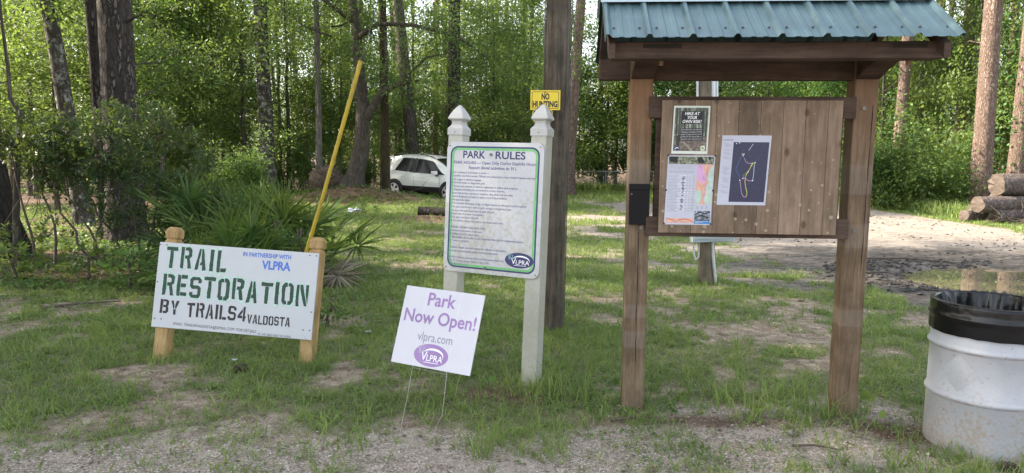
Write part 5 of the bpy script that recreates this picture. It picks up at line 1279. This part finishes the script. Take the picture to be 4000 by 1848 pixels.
near_shrub('evergreen_shrub', 'broad dark evergreen shrub in front of the massive old pine', -5.15, 9.7,
  [(-.5, 0, 1.72, .85, .6, .48, 150), (.35, .1, 1.6, .75, .6, .5, 150), (.1, 0, 2.05, .6, .5, .32, 70), (.75, 0, 1.0, .5, .5, .45, 70), (-1.1, .1, 1.65, .45, .5, .45, 60), (-.15, 0, 1.1, .5, .45, .5, 90), (.45, .1, .95, .45, .4, .45, 60), (.2, -.1, .45, .5, .5, .3, 24), (.9, .2, .5, .4, .4, .35, 30)],
  [[(0, 0, -.05), (.02, 0, .5), (-.1, 0, 1.1), (-.4, 0, 1.6)], [(.1, 0, -.05), (.2, 0, .6), (.3, .1, 1.2), (.3, .1, 1.9)], [(-.1, 0, -.05), (-.3, 0, .5), (-.7, 0, 1.), (-1., .1, 1.4)], [(.3, .1, 0), (.5, .1, .5), (.7, 0, 1.)], [(-.5, 0, 0), (-.62, 0, .5), (-.9, 0, .95), (-1.0, 0, 1.3)]],
  17, .085, .024, M['leaf_shrub'], 51)
near_shrub('evergreen_shrub', 'airy dark shrub with thin bent stems beside the gnarled edge trunk', -6.45, 9.9,
  [(.0, 0, 1.75, .6, .5, .5, 90), (.35, 0, 1.4, .6, .5, .4, 80), (-.5, .1, 1.95, .5, .4, .4, 36), (.3, -.1, .6, .5, .5, .3, 14), (-.4, 0, .4, .4, .4, .25, 12)],
  [[(0, 0, -.05), (.05, 0, .5), (-.1, 0, 1.1), (.0, 0, 1.7)], [(.5, 0, -.05), (.35, 0, .45), (.12, 0, .8), (-.1, 0, 1.3)], [(-.2, 0, 0), (-.4, 0, .8), (-.5, 0, 1.7)]],
  15, .09, .035, M['leaf_shrub'], 52)
near_shrub('leafy_sapling', 'bright green sapling with round leaves beside the palmettos and guy wire guard', -2.75, 8.2,
  [(0, 0, .45, .16, .14, .38, 26), (.28, .0, .40, .14, .12, .34, 20)], [[(0, 0, -.05), (.0, 0, .4), (.02, 0, .85)], [(.28, 0, -.05), (.27, 0, .4), (.3, 0, .75)]], 7, .075, .05, M['leaf_vine'], 53, .10)
near_shrub('leafy_sapling', 'low yellow-green sprig growing beside the right post of the trail sign', -1.95, 6.6,
  [(0, 0, .22, .26, .2, .2, 22), (.25, .1, .12, .2, .2, .12, 14)], [[(0, 0, -.05), (.02, 0, .25), (.05, 0, .4)], [(.2, 0, -.03), (.25, 0, .2)]], 7, .06, .035, M['leaf_vine'], 54, .08)
near_shrub('leafy_sapling', 'sparse sunlit seedling in the pine litter left of the trail sign', -4.55, 8.3,
  [(0, 0, .30, .35, .25, .25, 24), (.5, .1, .2, .3, .2, .18, 16)], [[(0, 0, -.05), (.02, 0, .25), (.08, 0, .5)], [(.45, 0, -.03), (.5, 0, .3)]], 7, .08, .04, M['leaf_vine'], 55, .08)
near_shrub('leafy_sapling', 'leafy seedling patch at the foot of the gnarled edge trunk', -6.2, 8.7,
  [(0, 0, .28, .5, .35, .25, 40), (.8, .2, .25, .4, .3, .2, 26)], [[(0, 0, -.05), (.02, 0, .25), (.08, 0, .4)], [(.8, .2, -.03), (.85, .2, .3)]], 8, .085, .045, M['leaf_mid'], 56, .08)

# ---- saw palmettos
def fan(r, rad, n, fold, width):
    """fan blade in local frame: hub at origin, opens along +x, lies in xy"""
    a = np.linspace(-1.9, 1.9, n) + r.normal(0, .04, n); l = rad * (1 - .18 * (np.abs(a) / 1.9) ** 2) * r.uniform(.9, 1.08, n)
    D = np.stack([np.cos(a), np.sin(a), r.normal(0, .07, n) + fold * np.abs(np.sin(a))], 1); D = unit(D)
    S = np.stack([-np.sin(a), np.cos(a), r.normal(0, .5, n)], 1); S = unit(S)
    V = []; F = []
    for i in range(n):
        w = width; m = D[i] * l[i] * .45; tip = D[i] * l[i] + np.array([0, 0, -.10 * l[i] * r.uniform(.3, 1.4)])
        b = len(V); V += [D[i] * .03 - S[i] * w * .3, D[i] * .03 + S[i] * w * .3, m + S[i] * w * .5, m - S[i] * w * .5, tip + S[i] * .002, tip - S[i] * .002]
        F += [(b, b + 1, b + 2, b + 3), (b + 3, b + 2, b + 4, b + 5)]
    return np.array(V), np.array(F)
def palmetto(label, x, y, nf, size, seed, dead=2):
    r = np.random.default_rng(seed); t = thing('saw_palmetto', label, 'palmetto', (x, y, float(gz(x, y))), None, None)
    fr_, st_, de_ = [], [], []
    nf = int(nf * 1.35)
    for i in range(nf + dead):
        isd = i >= nf
        az = r.uniform(0, 6.283); el = r.uniform(.25, 1.35) if not isd else r.uniform(-.1, .25); pl = size * r.uniform(.45, .95)
        d = np.array([math.cos(az) * math.cos(el), math.sin(az) * math.cos(el), math.sin(el)])
        b0 = np.array([r.normal(0, .10), r.normal(0, .10), .03]); tip = b0 + d * pl; mid = b0 + d * pl * .5 + np.array([0, 0, .05 * pl])
        st_.append(tube_np([b0, mid, tip], [.010, .008, .006], 5))
        V, F = fan(r, size * r.uniform(.42, .58), 19, r.uniform(.05, .4), .032 * size)
        ex = unit(d + np.array([0, 0, -.2 if not isd else -.6])); up_ = unit(np.cross(np.cross(ex, np.array([0, 0, 1.]) + r.normal(0, .4, 3)), ex)); ey = np.cross(up_, ex)
        V = tip + V[:, :1] * ex + V[:, 1:2] * ey + V[:, 2:3] * up_
        (de_ if isd else fr_).append((V, F))
    mesh_np('petioles', *cat(st_), M['frond'], t, True); mesh_np('fronds', *cat(fr_), M['frond'], t)
    if de_: mesh_np('dead_fronds', *cat(de_), M['dead_frond'], t)
for a in [('large dark palmetto in the middle of the clump behind the trail sign', -3.35, 9.2, 19, 1.15, 61, 3), ('palmetto with drooping brown fronds at the right end of the clump', -2.62, 8.8, 11, .85, 62, 8),
          ('tall palmetto with upright fronds at the left end of the clump', -4.05, 9.4, 14, 1.2, 63, 2), ('palmetto right behind the top edge of the trail sign board', -3.1, 8.0, 13, .9, 64, 1), ('pale fronded palmetto beside the yellow guy wire guard', -2.85, 9.3, 13, 1.1, 65, 2),
          ('low spreading palmetto just behind the left post of the trail sign', -3.8, 8.3, 11, .85, 66, 1), ('palmetto at the back of the clump against the sand track', -3.6, 10.2, 12, 1.15, 67, 2), ('small palmetto sprout on the grass far behind the yard sign', -4.0, 18.4, 6, .5, 68, 0)]:
    palmetto(a[0], a[1], a[2], a[3], a[4] * .92, *a[5:])

# ---- log pile, dead wood
def log(label, p0, p1, r0, r1, seed, mat=None, name='log', group=None, cat_='log'):
    r = np.random.default_rng(seed); p0 = np.array(p0, float); p1 = np.array(p1, float)
    t = thing(name, label, cat_, tuple(p0), None, group); d = p1 - p0
    P = d * np.linspace(0, 1, 22)[:, None] + np.cumsum(r.normal(0, r0 * .03, (22, 3)), 0)
    P[0] += d * .0; V, F = tube_np(P, np.linspace(r0, r1, 22) * (1 + r.normal(0, .02, 22)), 22)
    V = V.reshape(22, 22, 3); k = 1 + .16 * (fbm(np.arange(22)[None] * .45 + seed, np.arange(22)[:, None] * .35, seed) - .5); V = P[:, None] + (V - P[:, None]) * k[..., None]; V[0] += (d / np.linalg.norm(d))[None] * (r0 * 1.3 * (fbm(np.cos(np.arange(22) * .2856) * 1.8 + seed, np.sin(np.arange(22) * .2856) * 1.8, seed) - .5) * .6)[:, None]; V = V.reshape(-1, 3)
    o = mesh_np('bark', V, F, mat or M['bark_log'], t, True)
    for e in (0, 21):
        m = MB()
        ring_ = V[e * 22:(e + 1) * 22]; c_ = ring_.mean(0) + d / np.linalg.norm(d) * (-.02 if e == 0 else .02)
        m.add([tuple(q) for q in ring_] + [tuple(c_)], [(i, (i + 1) % 22, 22) for i in range(22)])
        m.build('cut_end', M['log_end'], t, smooth=True)
    return t
M['bark_log'] = bark('bark_log', (.07, .055, .048), (.20, .16, .145), (.36, .31, .285), 14, 14, .9)
M['log_end'] = wood('split_log_end', (.06, .048, .04), (.15, .12, .10), None, 1, 25, .85)
log('thick pale log on top of the log pile with a split end', (12.25, 18.0, .93), (16.5, 18.9, 1.0), .285, .27, 71)
log('long brown log in the middle of the log pile', (11.55, 17.6, .46), (15.8, 18.6, .50), .195, .20, 72)
log('short broken log at the bottom front corner of the log pile', (11.42, 17.9, .16), (12.05, 18.1, .17), .15, .14, 73)
log('weathered reddish log low down beside the short broken log', (11.95, 17.55, .17), (15.5, 18.4, .17), .16, .17, 74)
log('bottom log at the back of the log pile', (12.0, 18.5, .20), (15.6, 19.2, .2), .19, .19, 75)
log('middle log at the back of the log pile', (12.6, 18.5, .56), (16, 19.3, .56), .19, .18, 76)
r = np.random.default_rng(80); parts = []
for i in range(260):
    p = np.array([13.0 + r.normal(0, .6), 17.2 + r.normal(0, .25), .05 + abs(r.normal(0, .16))]); d = unit(r.normal(0, 1, 3) * np.array([1, .7, .45])); l = r.uniform(.15, .45)
    parts.append(tube_np([p, p + d * l * .5 + r.normal(0, .02, 3), p + d * l], [.006, .005, .002], 4))
o = mesh_np('brush_pile', *cat(parts), M['twig']); tag(o, 'heap of dead brown twigs in front of the log pile', 'brush pile')
log('dark charred log lying in the grass left of the rules sign', (-2.35, 17.95, .14), (-1.2, 17.6, .12), .13, .11, 81, M['bark_dark'], 'fallen_log')
r = np.random.default_rng(83)
t = thing('root_ball', 'upturned mass of dark roots and soil at the foot of the stout oak', 'root ball', (-6.25, 24.0, float(gz(-6.25, 24))))
u_, w_ = np.meshgrid(np.linspace(0, np.pi, 18), np.linspace(0, 2 * np.pi, 30, endpoint=False), indexing='ij')
rad = 1 + .5 * (fbm(u_ * 2.2, np.cos(w_) * 2 + 5, 7) - .5) + .4 * (fbm(np.sin(w_) * 3 + 3, u_ * 3, 8) - .5)
V = np.stack([.62 * rad * np.sin(u_) * np.cos(w_), .4 * rad * np.sin(u_) * np.sin(w_), .35 + .48 * rad * np.cos(u_)], -1).reshape(-1, 3)
F = np.array([(i * 30 + j, i * 30 + (j + 1) % 30, (i + 1) * 30 + (j + 1) % 30, (i + 1) * 30 + j) for i in range(17) for j in range(30)])
M['soil'] = plain('clotted_soil', (.09, .065, .045), .95, var=.5, scale=14, bumpy=.8); mesh_np('soil_mass', V, F, M['soil'], t, True)
parts = []
for i in range(46):
    p = np.array([r.normal(0, .45), -.2 + r.normal(0, .2), .35 + r.normal(0, .3)]); d = unit(r.normal(0, 1, 3) + np.array([0, -.8, 0])); l = r.uniform(.3, .9)
    parts.append(tube_np([p, p + d * l * .5 + r.normal(0, .08, 3), p + d * l + r.normal(0, .1, 3)], [.018, .012, .004], 5))
mesh_np('roots', *cat(parts), M['twig'], t, True)

def twig(label, pts, rad, name='stick'):
    o = mesh_np(name, *tube_np(pts, np.linspace(rad, rad * .4, len(pts)), 6), M['twig'], None, True); return tag(o, label, 'stick')
def gp(x, y, dz=.012): return (x, y, float(gz(x, y)) + dz)
twig('grey fallen stick lying in the pine litter below the gnarled edge trunk', [gp(-4.9, 7.2), gp(-4.6, 7.35, .03), gp(-4.2, 7.5, .03)], .018)
twig('thin dark stick on the gravel between the kiosk posts', [gp(1.60, 3.86), gp(1.72, 3.85, .02), gp(1.86, 3.80)], .008)
twig('curved twig lying at the foot of the left kiosk post', [gp(.62, 4.22), gp(.75, 4.25, .02), gp(.92, 4.29)], .008)
twig('long dark branch lying on the wet sand by the puddle', [gp(5.6, 11.2), gp(6.2, 11.1, .04), gp(6.9, 11.0)], .022)
twig('forked dark twig lying on the sand above the puddle', [gp(6.5, 10.75), gp(6.7, 10.9, .06), gp(6.85, 10.75)], .016)
twig('short black twig at the muddy edge beside the kiosk post', [gp(5.0, 9.9), gp(5.3, 9.95, .03), gp(5.55, 9.8)], .018)
twig('pale dead branch propped in the brush left of the white trunk', [gp(-9.2, 21.8), gp(-8.9, 21.7, .45), gp(-8.6, 21.7, .8)], .03)
twig('thin bare stick leaning in front of the car sill', [gp(-3.55, 23.4, .0), gp(-3.0, 23.3, .25), gp(-2.75, 23.3, .6)], .012)
twig('dry leaning snag in the shaded woods behind the palmettos', [gp(-12.6, 29, 1.9), gp(-12.0, 29, 3.2), gp(-11.5, 29, 4.6)], .07)

def cone(label, x, y, yaw, s=.05):
    t = thing('pine_cone', label, 'pine cone', (x, y, float(gz(x, y)) + s * .55), Matrix.Rotation(yaw, 3, 'Z') @ Matrix.Rotation(1.45, 3, 'Y'))
    V = []; F = []; 
    for i in range(90):
        f = i / 90; a = i * 2.399; rr_ = s * .62 * math.sin(math.pi * (f * .85 + .12)) ** .7; z = (f - .5) * s * 2
        c_ = np.array([math.cos(a) * rr_, math.sin(a) * rr_, z]); o_ = np.array([math.cos(a), math.sin(a), .55]); o_ /= np.linalg.norm(o_); sd = np.array([-math.sin(a), math.cos(a), 0])
        b = len(V); q = s * .17; V += [c_ * .5 - sd * q * .5, c_ * .5 + sd * q * .5, c_ + o_ * q + sd * q, c_ + o_ * q - sd * q, c_ + o_ * q * 1.3 + np.array([0, 0, q * .5])]
        F += [(b, b + 1, b + 2, b + 3)]; F += [(b + 3, b + 2, b + 4, b + 4)]
    m = MB().add([tuple(v) for v in V], [f_[:3] if f_[2] == f_[3] else f_ for f_ in F]); m.build('scales', M['cone'], t)
    MB().tube([(0, 0, -s), (0, 0, 0), (0, 0, s * .9)], [s * .3, s * .42, s * .12], 8).build('core', M['cone'], t)
M['cone'] = plain('pine_cone_brown', (.075, .055, .042), .8, var=.5, scale=60)
cone('dark open pine cone in the grass below the trail sign board', -2.03, 5.17, .3)
cone('pine cone lying in the grass just left of the yard sign', -.62, 6.45, 1.2)
cone('pine cone at the base of the white trash drum', 2.62, 3.55, 2.0, .045)
def scrap(label, x, y, s, mat, name='paper_scrap', cat_='litter'):
    r = np.random.default_rng(int(abs(x) * 100)); g = 5; V = [(i * s / 4 - s / 2, j * s * .6 / 4, abs(r.normal(0, s * .16)) + .012) for i in range(g) for j in range(g)]
    o = MB().add(V, [(i * g + j, (i + 1) * g + j, (i + 1) * g + j + 1, i * g + j + 1) for i in range(4) for j in range(4)]).build(name, mat, None)
    o.location = (x, y, float(gz(x, y)) + .02); return tag(o, label, cat_)
scrap('crumpled white paper scrap in the grass between trail sign and yard sign', -1.29, 6.24, .055, M['paper'])
scrap('tiny white paper bit in the grass under the trail sign board', -2.15, 5.35, .045, M['paper'])
scrap('pale flattened strip lying on the far grass left of the charred log', -4.2, 18.9, .4, M['p_grey2'], 'plastic_strip')
# round leaf sprouts near the posts
for i, (lab, x, y, s) in enumerate([('single round green leaf sprout at the foot of the right kiosk post', 2.24, 4.18, .05), ('round leaf seedling between the yard sign and the rules sign post', -.16, 4.83, .045), ('broad leaf weed beside the base of the right kiosk post', 2.30, 4.45, .055)]):
    t = thing('seedling', lab, 'weed', (x, y, float(gz(x, y))))
    m = MB()
    for k in range(3 if i == 2 else 1):
        a = k * 2.1; m.flat([(s * .6 * math.cos(a) + s * .5 * math.cos(q), s * 1.6 + .3 * s * k + s * .5 * math.sin(q)) for q in np.linspace(0, 6.283, 13)[:-1]], .0 - .01 * k)
    m.build('leaf', M['leaf_vine'], t, recalc=False); MB().tube([(0, .004, 0), (0, .004, s * 1.6)], .002, 5).build('stem', M['leaf_vine'], t)

# ---- deep woods: one mass
r = np.random.default_rng(91)
def wood_mass(name, label, regions, leafsize, barkm, leafm, ntr_scale=1.):
    lv = []; tr = []
    for (x0, x1, y0, y1, n, zmax, low) in regions:
        xs_ = r.uniform(x0, x1, n); ys_ = r.uniform(y0, y1, n)
        for x, y in zip(xs_, ys_):
            z0 = float(gz(x, y)); nc = int(r.integers(9, 17)); sp = r.uniform(1.2, 2.4)
            zc = r.uniform(0, 1, nc) ** .85 * (zmax - low) + low
            C = np.stack([x + r.normal(0, sp * .7, nc), y + r.normal(0, sp * .7, nc), z0 + zc], 1)
            lv.append(spray(r, C, r.uniform(.7, 1.5, nc), 88, leafsize, leafsize * .52, .6, .25))
            if r.uniform() < .28 * ntr_scale and zmax > 6:
                P = trunk_path(r, zmax + 6, (r.normal(0, .02), 0), .006, 8) + np.array([x, y, z0 - .2]); tr.append(tube_np(P, trunk_rad(r.uniform(.07, .2), np.linspace(0, 1, 8), .5), 7))
    Vl, Fl = cat(lv); Vt, Ft = cat(tr)
    o = mesh_np(name, np.concatenate([Vl, Vt]), np.concatenate([Fl, Ft + len(Vl)]), mats=[leafm, barkm], fmat=np.r_[np.zeros(len(Fl)), np.ones(len(Ft))])
    return tag(o, label, 'woods', kind='stuff')
wood_mass('woods', 'deep leafy woods filling the background behind the clearing', [(-44, 2, 35, 46, 70, 5.5, .1), (-46, 2, 38, 72, 230, 15, .3), (-46, -16, 24, 40, 30, 13, .3), (-2, 45, 54, 78, 80, 15, .3), (20, 50, 28, 56, 46, 14, .3), (10, 42, 36, 54, 64, 19, .5), (-60, 60, 78, 110, 70, 22, .5)],   .18, M['bark_grey'], M['leaf_far'])
shade = [(-24, -9, -2, 8.5, 60, 15, 3.), (-13, -8.2, -1, 6.5, 7, 9, 3.5), (-30, -13.5, 7, 14, 30, 15, 2.), (-40, -24, -4, 12, 22, 20, 8)]
wood_mass('woods_edge', 'leafy woods beside the clearing past the gnarled edge trunk', shade, .20, M['bark_grey'], M['leaf_mid'])

# ------------------------------------------------------------------ grass, weeds, litter, stones
def blades(r, x, y, L, Wd, lean):
    n = len(x); z = gz(x, y); a = r.uniform(0, 6.283, n); d = np.stack([np.cos(a), np.sin(a)], 1)
    b = r.uniform(0, 6.283, n); s = np.stack([np.cos(b), np.sin(b), np.zeros(n)], 1) * (Wd / 2)[:, None]
    base = np.stack([x, y, z - .004], 1); k = lean * r.uniform(.2, 1.3, n)
    def pt(f): return base + np.concatenate([d * (k * L * f ** 1.7)[:, None], (L * f * np.sqrt(np.maximum(.1, 1 - (k * .8 * f) ** 2)))[:, None]], 1)
    p1, p2 = pt(.5), pt(1.)
    V = np.stack([base - s, base + s, p1 - s * .8, p1 + s * .8, p2 - s * .1, p2 + s * .1], 1).reshape(-1, 3)
    i = np.arange(n)[:, None] * 6
    return V, np.concatenate([i + np.array([[0, 1, 3, 2]]), i + np.array([[2, 3, 5, 4]])], 0)
def scatter(r, x0, x1, y0, y1, n, dens):
    x = r.uniform(x0, x1, n); y = r.uniform(y0, y1, n)
    inf = np.abs(x) < .80 * y + .6
    x, y = x[inf], y[inf]; k = r.uniform(0, 1, len(x)) < dens(x, y); return x[k], y[k]
r = np.random.default_rng(111)
gp_ = []
def add_grass(x0, x1, y0, y1, n, L, Wd, lean=.8, dens=grass_density, tuft=0):
    x, y = scatter(r, x0, x1, y0, y1, n, dens)
    if tuft:
        x = np.repeat(x, tuft) + r.normal(0, .022 * (1 + (y0 > 9)), len(x) * tuft); y = np.repeat(y, tuft) + r.normal(0, .022 * (1 + (y0 > 9)), len(y) * tuft)
    h = L * r.uniform(.45, 1.35, len(x)) * (.6 + .8 * fbm(x * 1.5, y * 1.5, 99, 3)); gp_.append(blades(r, x, y, h, Wd * r.uniform(.7, 1.3, len(x)), lean))
add_grass(-5, 5, 3.3, 6.5, 15000, .075, .0065, 1.3, tuft=5)
add_grass(-7, 7, 6.3, 9.5, 17000, .075, .0085, 1.3, tuft=5)
add_grass(-10, 10, 9.3, 15, 24000, .08, .010, 1.1, tuft=4)
add_grass(-16, 16, 15, 25, 32000, .09, .016, .9, tuft=4)
add_grass(-24, 28, 25, 47, 30000, .15, .03, .9, tuft=3)
add_grass(-4, 4, 3.3, 6, 260, .22, .005, .7, tuft=9, dens=lambda x, y: .5 * grass_density(x, y) + .02)
add_grass(1.4, 2.1, 4.25, 4.75, 40, .20, .006, .8, tuft=6, dens=lambda x, y: x * 0 + 1.); add_grass(-.1, .5, 4.5, 4.9, 26, .24, .006, .8, tuft=5, dens=lambda x, y: x * 0 + 1.)
add_grass(-.25, .3, 3.65, 4.1, 60, .13, .005, 1., tuft=8, dens=lambda x, y: x * 0 + 1.)
add_grass(2., 2.9, 3.45, 3.75, 60, .09, .005, 1., tuft=6, dens=lambda x, y: x * 0 + 1.)
add_grass(11, 16, 17, 21.5, 1500, .38, .022, .7, tuft=5, dens=lambda x, y: 1. * (y + .0 * x > 18.2) * (x > 11.6)); add_grass(-3, 30, 43.5, 46, 3000, .55, .05, .6, tuft=3, dens=lambda x, y: x * 0 + .8)
for bx_, by_, n_ in ((-2.72, 5.42, 14), (-1.52, 5.28, 14), (-.42, 5.2, 14), (.2, 4.9, 16), (.79, 4.42, 12), (2.12, 4.33, 14), (.37, 6.5, 26), (2.5, 8.95, 30), (2.55, 3.65, 18), (2.42, 3.9, 14)):
    a_ = r.uniform(0, 6.28, n_); q_ = r.uniform(.07, .22, n_) * (1.3 if n_ > 20 else 1) ; xx = np.repeat(bx_ + q_ * np.cos(a_), 6) + r.normal(0, .015, n_ * 6); yy = np.repeat(by_ + q_ * np.sin(a_), 6) + r.normal(0, .015, n_ * 6)
    gp_.append(blades(r, xx, yy, r.uniform(.05, .15, n_ * 6), r.uniform(.004, .007, n_ * 6), .9))
o = mesh_np('grass', *cat(gp_), M['grass']); tag(o, 'patchy green grass growing over the sandy ground', 'grass', kind='stuff')
# low broad-leaved weeds and ground cover
def weed_patch(n, x0, x1, y0, y1, dens, L, per):
    x, y = scatter(r, x0, x1, y0, y1, n, dens); C = np.stack([x, y, gz(x, y) + L * .45], 1); k = len(x)
    P = np.repeat(C, per, 0) + r.normal(0, L * .5, (k * per, 3)) * np.array([1, 1, .4]); a = r.uniform(0, 6.283, k * per)
    D = unit(np.stack([np.cos(a), np.sin(a), r.uniform(-.1, .6, k * per)], 1)); Nn = unit(np.array([0, 0, 1.]) + r.normal(0, .35, (k * per, 3)))
    s = r.uniform(.6, 1.2, k * per); return leaf_quads(P, D, Nn, L * s, L * .55 * s)
wl = [weed_patch(2600, -9, -1, 6.2, 14, lambda x, y: .25 + .75 * litter_mask(x, y) * (fbm(x * 1.4, y * 1.4, 7) > .45), .055, 7), weed_patch(3600, -5, 5, 3.6, 8.5, lambda x, y: .12 + grass_density(x, y) * .6, .026, 6),
      weed_patch(5500, -22, -4, 11.5, 20.5, lambda x, y: (fbm(x, y, 8) > .40) * 1., .09, 7), weed_patch(2600, -9, -3, 8.2, 12, lambda x, y: (fbm(x * 1.3, y * 1.3, 18) > .45) * 1., .06, 8), weed_patch(500, .2, 1.1, 4.35, 5.1, lambda x, y: x * 0 + .7, .026, 6), weed_patch(800, -9, -1, 21.8, 24.4, lambda x, y: .8 + 0 * x, .08, 7), weed_patch(3000, -24, 1, 28, 40, lambda x, y: .8 + 0 * x, .14, 7)]
o = mesh_np('ground_cover', *cat(wl), M['weed']); tag(o, 'low broad leaved weeds over the forest floor', 'weeds', kind='stuff')
# fallen leaves, bark chips and pine straw
def flat_bits(n, x0, x1, y0, y1, dens, L, ar, lift=.008, tilt=.35):
    x, y = scatter(r, x0, x1, y0, y1, n, dens); k = len(x); C = np.stack([x, y, gz(x, y) + lift], 1); a = r.uniform(0, 6.283, k)
    D = unit(np.stack([np.cos(a), np.sin(a), r.normal(0, .12, k)], 1)); Nn = unit(np.array([0, 0, 1.]) + r.normal(0, tilt, (k, 3))); s = r.uniform(.5, 1.3, k)
    return leaf_quads(C, D, Nn, L * s, L * ar * s)
nearl = lambda x, y: np.clip(.22 + .25 * gravel_mask(x, y) + litter_mask(x, y), 0, 1)
ll = [flat_bits(16000, -5, 5, 3.3, 8.5, nearl, .038, .40), flat_bits(26000, -5, 5, 3.3, 7.5, nearl, .09, .028), flat_bits(9000, -10, 0, 6.5, 14, lambda x, y: litter_mask(x, y), .08, .4), flat_bits(9000, -10, 0, 6.5, 14, lambda x, y: litter_mask(x, y), .20, .02), flat_bits(3000, -9, 0, 16.5, 24.5, lambda x, y: litter_mask(x, y), .12, .5), flat_bits(5000, 3, 12, 7.5, 21, lambda x, y: .25 * (fbm(x * .9, y * 1.6, 15) > .45) + .06, .09, .3)]
o = mesh_np('leaf_litter', *cat(ll), M['litter']); tag(o, 'brown fallen leaves and pine straw scattered over the ground', 'leaf litter', kind='stuff')
x, y = scatter(r, -4, 4, 3.3, 6.4, 24000, lambda x, y: .10 + .5 * gravel_mask(x, y)); k = len(x); s = r.uniform(.002, .006, k) * (1 + 1.0 * (r.uniform(0, 1, k) > .96))
oct_ = np.array([(1, 0, 0), (0, 1, 0), (-1, 0, 0), (0, -1, 0), (.1, 0, .75), (0, .1, -.6)]); a = r.uniform(0, 6.28, k); ca, sa = np.cos(a), np.sin(a)
Vp = oct_[None] * s[:, None, None] * r.uniform(.7, 1.4, (k, 1, 3)); Vp = np.stack([Vp[..., 0] * ca[:, None] - Vp[..., 1] * sa[:, None], Vp[..., 0] * sa[:, None] + Vp[..., 1] * ca[:, None], Vp[..., 2]], -1) + np.stack([x, y, gz(x, y) + s * .3], 1)[:, None]
Fp = (np.arange(k)[:, None, None] * 6 + np.array([(0, 1, 4), (1, 2, 4), (2, 3, 4), (3, 0, 4), (1, 0, 5), (2, 1, 5), (3, 2, 5), (0, 3, 5)])[None]).reshape(-1, 3)
def clods(n, x0, x1, y0, y1, dens, smin, smax):
    x, y = scatter(r, x0, x1, y0, y1, n, dens); k = len(x); s = r.uniform(smin, smax, k); a = r.uniform(0, 6.28, k); ca, sa = np.cos(a), np.sin(a)
    V = oct_[None] * s[:, None, None] * r.uniform(.6, 1.7, (k, 1, 3)) * np.array([1, 1, .7]) + r.normal(0, .12, (k, 6, 3)) * s[:, None, None]
    V = np.stack([V[..., 0] * ca[:, None] - V[..., 1] * sa[:, None], V[..., 0] * sa[:, None] + V[..., 1] * ca[:, None], V[..., 2]], -1) + np.stack([x, y, gz(x, y) + s * .25], 1)[:, None]
    return V.reshape(-1, 3), (np.arange(k)[:, None, None] * 6 + np.array([(0, 1, 4), (1, 2, 4), (2, 3, 4), (3, 0, 4), (1, 0, 5), (2, 1, 5), (3, 2, 5), (0, 3, 5)])[None]).reshape(-1, 3)
pe = lambda x, y: np.clip(np.exp(-((1 - ((x - 7.55) / 2.5) ** 2 - ((y - 9.3 + .12 * (x - 7.5)) / 1.5) ** 2 + .25) / .35) ** 2), 0, 1) * (x < 7.5)
M['mud'] = plain('wet_dark_mud', (.035, .029, .025), .6, var=.5, scale=14)
o = mesh_np('mud_clods', *cat([clods(3000, 4.2, 9, 7.6, 12, pe, .012, .045), clods(2600, 4, 11, 9, 20, lambda x, y: .5 * sand_mask(x, y) * (fbm(x * .8, y * 2., 19) > .5), .008, .028)]), M['mud'], smooth=True); tag(o, 'dark wet clods along the puddle edge and on the dirt road', 'mud', kind='stuff')
m_, nt, out, N, L = nodes('pebble_tints'); p = N('BsdfPrincipled'); p.inputs['Roughness'].default_value = .7; g = N('NewGeometry')
L(ramp(N, L, g.outputs['Random Per Island'], [(0, (.10, .10, .105)), (.25, (.22, .20, .185)), (.5, (.38, .31, .24)), (.8, (.48, .42, .35)), (1, (.72, .70, .66))]), p.inputs['Base Color']); L(p.outputs[0], out.inputs[0])
o = mesh_np('gravel', Vp.reshape(-1, 3), Fp, m_, smooth=True); tag(o, 'mixed small pebbles strewn over the foreground sand', 'gravel', kind='stuff')

# ------------------------------------------------------------------ sky, sun, camera
SUN_AZ, SUN_EL = R_(-80), R_(36)       # azimuth from +Y, negative = towards -X
sd_ = Vector((math.sin(SUN_AZ) * math.cos(SUN_EL), math.cos(SUN_AZ) * math.cos(SUN_EL), math.sin(SUN_EL)))
wd = bpy.data.worlds.new('World'); sc.world = wd; wd.use_nodes = True
nt = wd.node_tree; bg = nt.nodes['Background']
sk = nt.nodes.new('ShaderNodeTexSky'); sk.sky_type = 'NISHITA'; sk.sun_disc = False; sk.sun_elevation = SUN_EL; sk.sun_rotation = SUN_AZ
sk.air_density = 1.; sk.dust_density = 2.5; sk.ozone_density = 1.
hsv = nt.nodes.new('ShaderNodeHueSaturation'); hsv.inputs['Saturation'].default_value = .45; nt.links.new(sk.outputs[0], hsv.inputs['Color']); nt.links.new(hsv.outputs[0], bg.inputs[0]); bg.inputs[1].default_value = .15
sl_ = bpy.data.lights.new('sun', 'SUN'); sl_.energy = 4.4; sl_.angle = R_(.6); sl_.color = (1, .87, .70)
so = bpy.data.objects.new('sun', sl_); col.objects.link(so); so.rotation_euler = sd_.to_track_quat('Z', 'Y').to_euler()

cam = bpy.data.cameras.new('camera'); cam.sensor_width = 34.6; cam.lens = 24; cam.clip_end = 2000; cam.clip_start = .05
co = bpy.data.objects.new('camera', cam); col.objects.link(co); sc.camera = co
p_, rl = R_(6.75), .008
co.matrix_world = Matrix.Translation((0, 0, 1.65)) @ (Matrix.Rotation(math.pi / 2 - p_, 4, 'X') @ Matrix.Rotation(rl, 4, 'Z'))
sc.view_settings.view_transform = 'Standard'; sc.view_settings.look = 'None'; sc.view_settings.exposure = 2.08; sc.view_settings.gamma = 1
cy = sc.cycles
cy.max_bounces = 6; cy.diffuse_bounces = 4; cy.glossy_bounces = 3; cy.transmission_bounces = 4; cy.transparent_max_bounces = 4
cy.caustics_reflective = False; cy.caustics_refractive = False; cy.sample_clamp_indirect = 4
cy.use_denoising = True
try: cy.denoiser = 'OPENIMAGEDENOISE'
except Exception: pass
